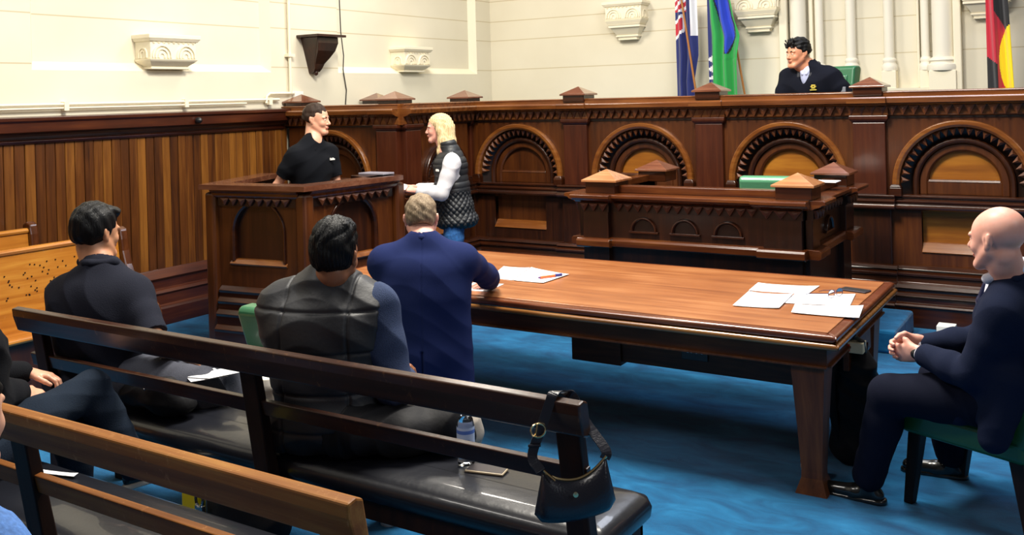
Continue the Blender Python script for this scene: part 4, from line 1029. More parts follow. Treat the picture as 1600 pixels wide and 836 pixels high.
def frm(fwd, up):
    f = nrm(np.array(fwd, float)); u = np.array(up, float); u = nrm(u-f*(u@f)); r = np.cross(f, u); return np.stack([r, f, u], 1)   # columns right, forward, up
def heading(deg): a = math.radians(deg); return V(math.cos(a), math.sin(a), 0)
def rotm(R, yaw=0, pitch=0, roll=0):
    y, p, r = map(math.radians, (yaw, pitch, roll))
    Z = np.array([[math.cos(y), -math.sin(y), 0], [math.sin(y), math.cos(y), 0], [0, 0, 1]])
    X = np.array([[1, 0, 0], [0, math.cos(p), -math.sin(p)], [0, math.sin(p), math.cos(p)]])
    Y = np.array([[math.cos(r), 0, math.sin(r)], [0, 1, 0], [-math.sin(r), 0, math.cos(r)]])
    return R@Z@X@Y
def ik(a, c, l1, l2, pole):
    a, c, pole = map(lambda q: np.array(q, float), (a, c, pole)); d = c-a; L = np.linalg.norm(d); u = d/(L+1e-9)
    L = min(L, (l1+l2)*.998); x = (l1*l1-l2*l2+L*L)/(2*L); hgt = math.sqrt(max(0, l1*l1-x*x))
    p = pole-u*(pole@u); p = nrm(p); return a+u*x+p*hgt, a+u*L
def skin(name, base, lip=None, rough=.45):
    m, nt, b = nmat(name); c = srgb(base)
    n = nt.nodes.new('ShaderNodeTexNoise'); n.inputs['Scale'].default_value = 18; n.inputs['Detail'].default_value = 5; lk(nt, coords(nt), 0, n, 'Vector')
    r = ramp(nt, [(.35, (c[0]*.93, c[1]*.84, c[2]*.82)), (.65, c)]); lk(nt, n, 'Fac', r, 0); lk(nt, r, 0, b, 'Base Color')
    b.inputs['Roughness'].default_value = rough; b.inputs['Subsurface Weight'].default_value = .12; b.inputs['Subsurface Radius'].default_value = (.012, .005, .003)
    b.inputs['Subsurface Scale'].default_value = .5
    return m
def hairmat(name, c1, c2, rough=.5, sc=1, stretch=(34, 34, 5)):
    m, nt, b = nmat(name); n = nt.nodes.new('ShaderNodeTexNoise'); n.inputs['Scale'].default_value = 3.2*sc; n.inputs['Detail'].default_value = 6
    n.inputs['Distortion'].default_value = 1.2
    lk(nt, coords(nt, stretch), 0, n, 'Vector'); r = ramp(nt, [(.3, srgb(c1)), (.7, srgb(c2))]); lk(nt, n, 'Fac', r, 0); lk(nt, r, 0, b, 'Base Color')
    b.inputs['Roughness'].default_value = rough; b.inputs['Specular IOR Level'].default_value = .22
    bp = nt.nodes.new('ShaderNodeBump'); bp.inputs['Strength'].default_value = .7; bp.inputs['Distance'].default_value = .006; lk(nt, n, 'Fac', bp, 'Height'); lk(nt, bp, 0, b, 'Normal'); return m
def cloth(name, col, rough=.9, bump=.25, sc=240, sheen=.0, var=.08): return plain(name, col, rough, bump=bump, bscale=sc, sheen=sheen, spec=.15, var=var)
LIP = {}
EYEW = plain('eye_white', 'e6e0da', .2); IRIS = plain('dark_iris', '231710', .1)
def head_sdf(sd, C, R, s=1.0, ears=True, wide=1.0, jaw=1.0, nose=1.0, neck_to=None, neck_r=.058):
    P = lambda x, y, z: C+R@(V(x*wide, y, z)*s)
    r = lambda q: q*s
    E = lambda c, rad, k=.015: sd.ell(P(*c), R, [rad[0]*s*wide, rad[1]*s, rad[2]*s], k)
    if neck_to is not None:
        sd.cone(neck_to, P(0, -.03, -.055), neck_r*1.1, neck_r, .04); sd.cone(P(0, .0, -.10), neck_to+R@V(0, .03, .0), neck_r*.7, neck_r*.8, .03)
    E((0, -.018, .038), (.075, .096, .083), .02)
    E((0, .022, .02), (.066, .066, .076), .03)
    E((0, .035, -.03), (.054, .055, .072), .03)
    for sg in (-1, 1):
        sd.cone(P(sg*.052*jaw, .0, -.04), P(sg*.026*jaw, .066, -.094), r(.022), r(.019), .025)
        E((sg*.036, .062, -.026), (.023, .022, .022), .02)
        E((sg*.034, .078, .024), (.022, .011, .009), .012)
    sd.cone(P(-.014, .072, -.098), P(.014, .072, -.098), r(.019), r(.019), .02)
    for sg in (-1, 1): sd.cut(P(sg*.031, .098, .006), R, [.018*s, .014*s, .0115*s], .012)
    for sg in (-1, 1): E((sg*.031, .0765, .004), (.0145, .012, .0115), .004)
    sd.cone(P(0, .084, .016), P(0, .108*(.5+.5*nose), -.024), r(.008), r(.0115), .010)
    E((0, .104, -.029), (.012, .013, .0095), .006)
    for sg in (-1, 1): E((sg*.0125, .094, -.031), (.008, .0095, .007), .005)
    E((0, .0885, -.053), (.023, .010, .0065), .006); E((0, .088, -.064), (.020, .010, .007), .006)
    sd.cut(P(0, .104, -.0585), R, [.022*s, .012*s, .002*s], .003)
    if ears:
        for sg in (-1, 1):
            E((sg*.0745, -.012, .002), (.009, .019, .030), .006); E((sg*.0735, -.004, -.022), (.007, .010, .012), .006)
            E((sg*.083, -.022, .010), (.006, .010, .022), .005)
            sd.cut(P(sg*.088, -.006, .004), R, [.008*s, .008*s, .015*s], .004)
    return P
def face_parts(root, P, R, s, brow_mat, lip_mat, brows=True):
    for sg in (-1, 1):
        m = SDF().ell(P(sg*.031, .0795, .004), R, V(.0112, .0105, .0088)*s, .002); sdf_obj('eye', m, EYEW, root, .0025)
        m = SDF().ell(P(sg*.031, .0875, .004), R, V(.0052, .0035, .0056)*s, .002); sdf_obj('iris', m, IRIS, root, .002)
        if brows:
            m = SDF().chain([P(sg*.012, .0915, .0235), P(sg*.030, .090, .029), P(sg*.050, .076, .024)], [.0035*s, .0042*s, .0025*s], .004); sdf_obj('eyebrow', m, brow_mat, root, .0028)
    m = SDF().cone(P(-.019, .0905, -.0575), P(0, .0975, -.0545), .0038*s, .0045*s, .004).cone(P(0, .0975, -.0545), P(.019, .0905, -.0575), .0045*s, .0038*s, .004)
    m.cone(P(-.015, .0905, -.064), P(.015, .0905, -.064), .0048*s, .0048*s, .004).ell(P(0, .094, -.064), R, V(.014, .005, .005)*s, .003)
    sdf_obj('lips', m, lip_mat, root, .0025)
def hand(sd, W, d, pn, side, s=1.0, curl=35, spread=5, thumb_in=.5, fc=None):
    """W wrist, d finger direction, pn palm normal (the way the palm faces), side +1 right hand"""
    d = nrm(d); pn = nrm(pn-d*(pn@d)); x = np.cross(d, pn)*side   # towards the thumb
    L = .092*s
    for i, o in enumerate((-.030, -.010, .010, .030)):
        sd.cone(W+x*o*.65*s, W+d*L*(.93 if abs(o) > .02 else 1)+x*o*s, .015*s, .0115*s, .012)
    sd.ell(W+d*L*.5, np.stack([x, d, pn], 1), V(.038, .05, .0145)*s, .012)
    sd.cone(W-d*.02*s, W+d*.02*s, .025*s, .024*s, .02, (pn, 1.3))
    lens = (.066, .078, .083, .074)  # little .. index
    for i, o in enumerate((-.030, -.010, .010, .030)):
        c = curl if fc is None else fc[i]
        a = math.radians(spread*(i-1.5)/1.5); fd = nrm(d*math.cos(a)+x*math.sin(a)); p = W+d*L*(.93 if abs(o) > .02 else 1)+x*o*s; r0 = .0098*s
        ang = math.radians(c*.6)
        for j, fr_ in enumerate((.46, .30, .24)):
            dd = fd*math.cos(ang)+pn*math.sin(ang); q = p+dd*lens[i]*fr_*s; sd.cone(p, q, r0, r0*.9, .003); p = q; r0 *= .9; ang += math.radians(c)
    t0 = W+d*.022*s+x*.024*s; t1 = t0+nrm(x*.75+d*.75+pn*.35*thumb_in)*.042*s; t2 = t1+nrm(d*.95+x*.15+pn*.6*thumb_in)*.034*s; t3 = t2+nrm(d*.9+pn*.7*thumb_in-x*.15)*.026*s
    sd.chain([t0, t1], [.017*s, .0125*s], .012); sd.chain([t1, t2, t3], [.0118*s, .0105*s, .0085*s], .004)
class Fig:
    """joints of one person"""
    def __init__(f, hips, face, lean=8, side=0, L=.50, sw=.175, head=None, hyaw=None, hpitch=0, hroll=0, hs=1.0, g=1.0, neck=.135, drop=.068):
        f.f0 = heading(face); f.up = nrm(V(0, 0, 1)*math.cos(math.radians(lean))+f.f0*math.sin(math.radians(lean))+np.cross(f.f0, V(0, 0, 1))*math.sin(math.radians(side)))
        f.T = frm(f.f0, f.up) if lean < 80 else None
        f.r = nrm(np.cross(f.f0, f.up)); f.fw = nrm(np.cross(f.up, f.r)); f.T = np.stack([f.r, f.fw, f.up], 1)
        f.H = np.array(hips, float); f.L = L; f.N = f.H+f.up*L; f.sw = sw; f.g = g; f.hs = hs
        f.S = {1: f.N-f.up*drop+f.r*sw, -1: f.N-f.up*drop-f.r*sw}
        hf = heading(hyaw if hyaw is not None else face)
        f.R = rotm(frm(hf, V(0, 0, 1)), 0, hpitch, hroll)
        f.C = np.array(head, float) if head is not None else f.N+(f.up*.5+V(0, 0, .5))*neck+hf*.03+V(0, 0, .09)
        f.E = {}; f.W = {}; f.K = {}; f.A = {}
    def arm(f, side, hand_pos, pole, l1=.29, l2=.255): f.E[side], f.W[side] = ik(f.S[side], hand_pos, l1, l2, pole); return f
    def leg(f, side, foot, pole=None, l1=.44, l2=.43, w=.09):
        h = f.H+f.r*side*w; f.K[side], f.A[side] = ik(h, foot, l1, l2, pole if pole is not None else V(0, 0, 1)); return f
    def torso(f, sd, o=0, k=.05, bust=0, belly=0, lo=-.1):
        g = f.g; T = f.T; P = lambda x, y, z: f.H+T@V(x, y, z*f.L/.5)
        sd.ell(P(0, -.01, .02), T, V(.172*g+o, .13*g+o, .13), k)
        sd.ell(P(0, .0+belly*.4, .17), T, V(.165*g+o, .12*g+o+belly, .15), k)
        sd.ell(P(0, .0, .32), T, V(.18*g+o, .122*g+o, .17), k)
        sd.ell(P(0, -.012, .40), T, V((f.sw+.035)*g**.5+o, .10*g+o, .115), k+.02)
        sd.ell(P(0, -.035, .33), T, V(.18*g+o, .095*g+o, .17), .06)
        for sg in (-1, 1):
            sd.cone(f.S[sg]+f.up*.0, f.N+f.up*.0, .05*g+o, .060*g**.5+o, .05); sd.cone(f.S[sg]*.45+f.N*.55, f.N+f.up*.045, .046+o, .05+o*.5, .05)
            if bust: sd.ell(P(sg*.07, .10, .30), T, V(.06, .05, .06), .03)
        return P
def sleeve_end(f, side, t):
    S, E, W = f.S[side], f.E[side], f.W[side]; l1 = np.linalg.norm(E-S); l2 = np.linalg.norm(W-E); d = t*(l1+l2)
    return (S+(E-S)*d/l1, nrm(E-S)) if d < l1 else (E+(W-E)*(d-l1)/l2, nrm(W-E))
def add_arm(f, sd, side, o=0, t0=0, t1=1, k=.02, fat=1.0):
    S, E, W = f.S[side], f.E[side], f.W[side]; l1 = np.linalg.norm(E-S); l2 = np.linalg.norm(W-E); T_ = l1+l2
    g = f.g*fat; rad = lambda d: np.interp(d, [0, l1*.45, l1, l1+l2*.35, T_], [.054*g, .049*g, .039*g, .041*g, .026])+o
    ds = sorted(set([t0*T_, t1*T_]+[q for q in (l1*.45, l1, l1+l2*.35) if t0*T_ < q < t1*T_]))
    pt = lambda d: S+(E-S)*d/l1 if d <= l1 else E+(W-E)*(d-l1)/l2
    for i, (a, b) in enumerate(zip(ds[:-1], ds[1:])): sd.cone(pt(a), pt(b), rad(a), rad(b), .055 if (i == 0 and t0 == 0 and o > 0) else k)
def add_legs(f, sd, o=0, k=.03, fat=1.0, hem=.0, sides=(1, -1)):
    for s_ in sides:
        if s_ not in f.K: continue
        h = f.H+f.r*s_*.09; K, A = f.K[s_], f.A[s_]; g = f.g*fat
        m1 = h+(K-h)*.5; m2 = K+(A-K)*.3
        sd.chain([h, m1, K, m2, A+V(0, 0, hem)], [.092*g+o, .078*g+o, .060*g+o, .058*g+o, .042*g+o+.01], k)
def shoe(name, A, d, parent, mat, sole, h=.004, L=.2, stripe=None):
    d = np.array(d, float); up = V(0, 0, 1); up = nrm(up-nrm(d)*(up@nrm(d))); d = nrm(d)
    b = A-up*.055
    s_ = SDF().cone(A+up*.01, A-up*.02, .043, .042, .02).cone(b-d*.03, b+d*.06, .034, .036, .02).cone(b+d*.06, b+d*L*.72, .036, .030, .02).plane(b-up*.024, -up)
    o = sdf_obj(name, s_, mat, parent, h)
    q = SDF().chain([b-d*.035-up*.026, b+d*.05-up*.026, b+d*L*.74-up*.026], [.040, .037, .034], .01).plane(b-up*.034, -up).plane(b-up*.010, up)
    sdf_obj('sole', q, sole, o if 0 else parent, h); return o
# ================================================================== PEOPLE
def person(label, loc): return thing('person', label, 'person', loc)
SKL = skin('light_skin', 'dba68a'); SKP = skin('pink_skin', 'e6ac9a'); SKM = skin('tan_skin', 'c08a68'); SKJ = skin('warm_skin', 'cf9373'); SKB = skin('brown_skin', '9a6748')
LP1 = plain('lip_rose', 'b8705e', .4); LP2 = plain('lip_brown', 'a0604e', .4)
HBL = hairmat('black_hair', '040405', '101013', .42, 1.2); HBR = hairmat('brown_hair', '1f1612', '3c2c22', .55); HBD = hairmat('blonde_hair', 'b08f60', 'ecd9ae', .45, 1.3, (40, 40, 3)); HGR = hairmat('sandy_grey_hair', '5e4c3a', '9c8a72', .6)
CBK = cloth('black_polo_cotton', '0d0f15'); CCH = cloth('charcoal_polo_cotton', '1c1e29'); CNV = cloth('navy_suit_wool', '18234e', sc=500); CND = cloth('dark_navy_suit_wool', '10182f', sc=500)
CNT = cloth('shaded_suit_trouser', '0a0e20', sc=500)  # suit wool again, with the shade on the trousers put into its colour
CWH = cloth('white_shirt_cotton', 'e2e2f0'); CGR = cloth('heather_grey_sweat', 'd0d0d6', bump=.3); CJN = plain('blue_denim', '1f5590', .85, bump=.3, bscale=60, var=.3); CLD = plain('light_denim', '4f7dc2', .85, bump=.3, bscale=90, var=.22)
CVB = plain('black_quilted_nylon', (.012, .014, .018), .5, bump=.15, bscale=60); CVG = plain('charcoal_quilted_nylon', '202126', .55, bump=.12, bscale=60); CSL = cloth('slate_blue_sweater', '38435f', var=.2)
CTG = cloth('grey_trouser_cotton', '484a54', var=.15); CTB = cloth('beige_trouser_cotton', 'a39a8f', var=.1); CTK = cloth('black_trouser', '0b0c10'); CTN = cloth('blue_black_jeans', '1b2533', var=.15); CFL = cloth('black_navy_fleece', '0e111d', sc=300); CFG = cloth('grey_fleece_collar', '3c3d42', sc=300)
LSH = plain('black_shoe_leather', (.01, .01, .01), .25, coat=.4)
def short_hair(P, R, s, top=.012, back=-.045, front=.055, side=.012, spike=0, seed=0, noise=.004, fr=60, wide=1.0, temple=0.0):
    """cap of hair around the cranium with a cleared face, ears and nape"""
    h = SDF()
    h.ell(P(0, -.020, .046+top*.5), R, V(.079*wide+side*.5, .101+side*.5, .083+top)*s, .01)
    h.ell(P(0, -.040, .012), R, V(.074*wide+side*.5, .084+side*.4, .072)*s, .02)
    if top > .015: h.ell(P(0, .045, .098+top*.3), R, V(.052, .045, .022+top*.5)*s, .02)
    # clear the face
    h.cut(P(0, .118, -.01), R, V(.085*wide, .062, .072)*s, .012)
    h.cut(P(0, .10, -.075), R, V(.12, .105, .070)*s, .012)
    for sg in (-1, 1): h.cut(P(sg*.088, -.004, -.012), R, V(.022, .028, .032)*s, .008)
    h.plane(P(0, 0, back), -(R@V(0, .35, 1)), .012)
    def dsp(v, N):
        q = (v-P(0, 0, 0))@R
        an = np.arctan2(q[:, 0], -q[:, 1]-.02)*.09
        return noise*(np.sin(q[:, 0]*fr*2.1+np.sin(q[:, 2]*fr)*1.4+seed)+.7*np.sin(q[:, 1]*fr*1.5+q[:, 2]*fr*.9+np.sin(q[:, 0]*fr*1.1)*1.5)+.5*np.sin(q[:, 2]*fr*2.6+q[:, 0]*fr*1.8))*np.clip((q[:, 2]+.05)/.06, .15, 1)
    return h, dsp
# ---- 1 man in the witness box -----------------------------------------
def man_box():
    t = person('person in black polo shirt standing in the witness box, looking right', (-5.5, 5.62, 0))
    f = Fig((-5.49, 5.61, .95), -2, lean=4, L=.56, sw=.18, head=(-5.445, 5.66, 1.712), hyaw=20, hpitch=-3, hs=1.0)
    f.arm(1, f.S[1]+V(-.02, -.08, -.46), V(-1, -.2, 0)); f.arm(-1, f.S[-1]+V(.28, .02, -.40), V(0, .2, -1))
    f.leg(1, (-5.55, 5.52, .08), V(0, 1, 0)); f.leg(-1, (-5.48, 5.72, .08), V(0, 1, 0))
    b = SDF(); P = head_sdf(b, f.C, f.R, 1.0, neck_to=f.N, neck_r=.060)
    f.g = .9; f.torso(b, -.02)
    for s_ in (1, -1): add_arm(f, b, s_, -.002); hand(b, f.W[s_], f.W[s_]-f.E[s_], f.fw, s_, 1, 30)
    sdf_obj('body', b, SKL, t, .004); f.g = 1.0
    face_parts(t, P, f.R, 1.0, HBR, LP1)
    h, d = short_hair(P, f.R, 1.0, top=.008, side=.002, back=-.035, noise=.0015, seed=2); sdf_obj('hair', h, HBR, t, .0035, d)
    s = SDF(); f.torso(s, .012)
    for s_ in (1, -1): add_arm(f, s, s_, .016, 0, .37); p, n = sleeve_end(f, s_, .36); s.cut(p+n*.06, np.stack([nrm(np.cross(n, V(0, 0, 1)+f.fw*.1)), n, np.cross(nrm(np.cross(n, V(0, 0, 1)+f.fw*.1)), n)], 1), V(.12, .06, .12), .004)
    s.cut(f.N+f.up*.07+f.fw*.04, f.T, V(.045, .06, .05), .01)
    sdf_obj('polo_shirt', s, CBK, t, .006, wr(.006, 9, 3))
    c = SDF(); 
    for sg in (-1, 1): c.chain([f.N+f.T@V(0, -.052, .062), f.N+f.T@V(sg*.058, -.01, .055), f.N+f.T@V(sg*.035, .065, .012)], [.012, .013, .014], .01); c.cone(f.N+f.T@V(sg*.035, .065, .012), f.N+f.T@V(sg*.05, .085, -.025), .014, .008, .01)
    sdf_obj('collar', c, CBK, t, .004)
    m = MB()
    # small white chest lettering, unreadable at this size
    o = f.H+f.T@V(-.075, .118, .455)
    for k in range(4):
        q = o+f.T@V(-.012+k*-.013, 0, 0)
        m.box((q[0]-.004, q[1]-.005, q[2]-.009), (q[0]+.006, q[1]+.005, q[2]+.009-(k % 2)*.006))
    m.build('chest_lettering', MWHT, t)
    l = SDF(); add_legs(f, l, .015); l.ell(f.H, f.T, V(.17, .125, .12), .04); sdf_obj('trousers', l, CTK, t, .012)
    for s_ in (1, -1): shoe('shoe', f.A[s_], heading(0), t, LSH, LSH, .008)
man_box()
# ---- 2 woman with papers ------------------------------------------------
def woman():
    t = person('person with long blonde hair, black quilted vest and jeans, holding papers', (-4.62, 6.3, 0))
    f = Fig((-4.58, 6.32, .93), 222, lean=3, L=.485, sw=.155, head=(-4.725, 6.335, 1.608), hyaw=217, hpitch=-1, hs=.96)
    f.arm(-1, (-4.77, 6.06, 1.12), V(.5, -.3, -1), .27, .245); f.arm(1, (-4.84, 6.14, 1.135), V(.3, .5, -1), .27, .245)
    f.leg(1, (-4.60, 6.42, .08), V(-1, -1, 0), .43, .42); f.leg(-1, (-4.52, 6.25, .08), V(-1, -1, 0), .43, .42)
    b = SDF(); P = head_sdf(b, f.C, f.R, .95, ears=True, wide=.95, jaw=.9, nose=.92, neck_to=f.N+f.fw*.01, neck_r=.046)
    f.g = .8; f.torso(b, -.035)
    for s_ in (1, -1): add_arm(f, b, s_, -.003); hand(b, f.W[s_], f.W[s_]-f.E[s_], -np.cross(f.r, f.f0)*-1*(-1)+f.r*(-s_)*.3, s_, .9, 28, thumb_in=.8)
    sdf_obj('body', b, SKP, t, .004)
    face_parts(t, P, f.R, .95, HBD, LP1)
    f.g = .95
    h = SDF(); R = f.R; s = .95
    h.ell(P(0, -.02, .05), R, V(.084, .104, .088)*s, .01); h.ell(P(0, -.045, 0), R, V(.085, .08, .09)*s, .03)
    h.cut(P(0, .118, -.02), R, V(.064, .066, .085)*s, .01); h.cut(P(0, .12, -.11), R, V(.10, .105, .10)*s, .01)
    for sg in (-1, 1):
        h.chain([P(sg*.062, .01, .055), P(sg*.083, -.012, -.02), P(sg*.088, -.02, -.10), P(sg*.088, -.005, -.20), P(sg*.095, .0, -.31)], [.028, .026, .028, .026, .010], .02)
        h.chain([P(sg*.05, -.075, .0), P(sg*.06, -.09, -.12), P(sg*.06, -.10, -.21), P(sg*.055, -.12, -.36)], [.045, .045, .042, .018], .03)
    h.chain([P(0, -.09, 0), P(0, -.095, -.12), P(0, -.125, -.22), P(0, -.14, -.37)], [.05, .045, .04, .016], .03)
    h.chain([P(-.09, -.04, -.05), P(-.115, -.06, -.16), P(-.14, -.06, -.23), P(-.155, -.07, -.34)], [.02, .028, .028, .010], .02)
    def dsp(v, N):
        q = (v-P(0, 0, 0))@R; return .0016*np.sin(q[:, 1]*420+np.sin(q[:, 2]*18)*2.6)+.0014*np.sin(q[:, 0]*430+q[:, 2]*15)
    sdf_obj('hair', h, HBD, t, .0038, dsp)
    sw = SDF(); f.g = .8; f.torso(sw, -.012); f.g = .95
    for s_ in (1, -1):
        add_arm(f, sw, s_, .016, 0, .90, fat=1.0); sw.cone(f.E[s_]+(f.W[s_]-f.E[s_])*.55, f.E[s_]+(f.W[s_]-f.E[s_])*.8, .046, .040, .02)
    sdf_obj('sweatshirt', sw, CGR, t, .006, wr(.010, 8, 5, (.3, .3, 1)))
    v_ = SDF(); g0 = f.g
    P2 = lambda x, y, z: f.H+f.T@V(x, y, z)
    v_.ell(P2(0, 0, .37), f.T, V(.165, .145, .14), .05); v_.ell(P2(0, 0, .2), f.T, V(.165, .15, .17), .05); v_.ell(P2(0, -.01, .04), f.T, V(.175, .155, .13), .05); v_.ell(P2(0, -.02, -.07), f.T, V(.195, .175, .09), .05)
    v_.cone(P2(-.09, 0, .45), P2(.09, 0, .45), .052, .052, .03); v_.cone(P2(0, -.02, .47), P2(0, -.0, .545), .085, .070, .03)
    v_.cut(P2(0, .01, .60), f.T, V(.05, .055, .05), .01); v_.plane(P2(0, 0, -.125), -f.up, .01)
    v_.cut(P2(0, .16, .25), f.T, V(.03, .08, .30), .01)
    for sg in (-1, 1): v_.cut(P2(sg*.205, .0, .38), f.T, V(.055, .085, .12), .012)
    def quilt(v, N):
        q = (v-f.H)@f.T; a = np.arctan2(q[:, 0], q[:, 1])*.17
        return .012*np.sqrt(np.abs(np.sin((q[:, 2]+a*1.0)*PI/.05)*np.sin((q[:, 2]-a*1.0)*PI/.05)))*(q[:, 2] < .17)+.012*np.sqrt(np.abs(np.sin(q[:, 2]*PI/.05)))*(q[:, 2] >= .17)*.5-.005
    sdf_obj('quilted_vest', v_, CVB, t, .005, quilt)
    m = MB()
    o = f.H+f.T@V(-.105, .125, .36)
    for k in range(6):
        q = o+f.T@V(-.008*k, -.006*k*.4, 0); m.box((q[0]-.004, q[1]-.004, q[2]-.009), (q[0]+.004, q[1]+.004, q[2]+.009-(k % 2)*.006))
    m.build('chest_lettering', MWHT, t)
    l = SDF(); add_legs(f, l, .008, fat=.92); l.ell(f.H-V(0, 0, .03), f.T, V(.14, .11, .09), .04); l.plane(f.H-V(0, 0, .06), V(0, 0, 1), .01); sdf_obj('jeans', l, CJN, t, .008, wr(.004, 14, 2))
    for s_ in (1, -1): shoe('shoe', f.A[s_], heading(222), t, LSH, LSH, .008)
    q = [V(-4.89, 5.87, 1.165), V(-4.80, 5.97, 1.135), V(-4.86, 6.09, 1.16), V(-4.97, 6.0, 1.195)]; m = MB(); up_ = V(0, 0, .003)
    m.add([tuple(x) for x in q]+[tuple(x+up_) for x in q], [(0, 3, 2, 1), (4, 5, 6, 7), (0, 1, 5, 4), (1, 2, 6, 5), (2, 3, 7, 6), (3, 0, 4, 7)])
    tag(m.build('held_paper', MPW, None, origin=tuple(q[0])), 'white papers held by the blonde woman', 'paper')
woman()
# ---- 3 man chairing from the long bench ----------------------------------
def chairman():
    t = person('person in dark fleece jacket over a light blue shirt, seated high behind the bench', (-2.22, 8.62, .92))
    f = Fig((-2.26, 8.57, 1.53), 262, lean=3, L=.50, sw=.19, head=(-2.335, 8.47, 2.165), hyaw=233, hpitch=-2, hs=1.0, g=1.12)
    f.arm(1, (-2.42, 8.28, 1.70), V(-.5, .3, -1)); f.arm(-1, (-1.98, 8.30, 1.70), V(.8, .3, -1))
    b = SDF(); P = head_sdf(b, f.C, f.R, 1.02, wide=1.04, jaw=1.0, nose=.95, neck_to=f.N, neck_r=.062)
    f.g = .95; f.torso(b, -.02)
    for s_ in (1, -1): add_arm(f, b, s_, -.004); hand(b, f.W[s_], f.f0, V(0, 0, -1), s_, 1, 15)
    sdf_obj('body', b, SKJ, t, .004); face_parts(t, P, f.R, 1.02, HBL, LP2); f.g = 1.12
    h, d = short_hair(P, f.R, 1.03, top=.016, side=.003, back=-.02, noise=.003, seed=5, wide=1.06)
    rs = np.random.RandomState(4)
    for k in range(26):
        x, y = rs.uniform(-.05, .05), rs.uniform(-.03, .085); z = .118-.9*y*y*4-x*x*5
        h.cone(P(x, y, z-.02), P(x*1.25, y+.018, z+.022+rs.rand()*.012), .013, .003, .006)
    sdf_obj('hair', h, HBL, t, .0035, d)
    s = SDF(); f.torso(s, .012)
    for s_ in (1, -1): add_arm(f, s, s_, .022, 0, .96, fat=1.05)
    s.cut(f.N+f.T@V(0, .10, -.02), f.T, V(.04, .09, .10), .012); s.cut(f.N+f.up*.07, f.T, V(.055, .06, .05), .01)
    s.plane(f.H-f.up*.1, -f.up)
    sdf_obj('fleece_jacket', s, CFL, t, .006, wr(.009, 8, 8))
    c = SDF()
    for sg in (-1, 1): c.chain([f.N+f.T@V(0, -.07, .055), f.N+f.T@V(sg*.075, -.025, .045), f.N+f.T@V(sg*.072, .055, .0), f.N+f.T@V(sg*.052, .105, -.055)], [.018, .022, .022, .014], .012)
    sdf_obj('jacket_collar', c, CFG, t, .004)
    c = SDF()
    c.ell(f.N+f.T@V(0, .045, -.06), f.T, V(.07, .06, .12), .01)
    for sg in (-1, 1): c.chain([f.N+f.T@V(0, -.055, .07), f.N+f.T@V(sg*.058, -.01, .06), f.N+f.T@V(sg*.045, .06, .02), f.N+f.T@V(sg*.018, .105, -.035)], [.012, .015, .017, .009], .01)
    sdf_obj('shirt', c, cloth('pale_blue_shirt', 'bcc4e6'), t, .004)
    q = f.H+f.T@V(-.095, .145, .355)
    m = MB()
    for k in range(6): a = k*PI/3; m.lathe([(.011, -.004), (.011, .004)], (q[0]+.014*math.cos(a), q[1]-.004, q[2]+.014*math.sin(a)), 8)
    m.box((q[0]-.028, q[1]-.012, q[2]-.032), (q[0]+.028, q[1]+.0, q[2]-.026))
    m.build('chest_emblem', plain('yellow_thread', 'e8cf5a', .6), t)
    m = MB(); e = f.S[-1]+(f.E[-1]-f.S[-1])*.55; m.box((e[0]-.0, e[1]-.078, e[2]-.03), (e[0]+.05, e[1]-.06, e[2]+.035)); m.build('sleeve_patch', plain('grey_patch', '777b86', .6), t, bev=.004)
chairman()
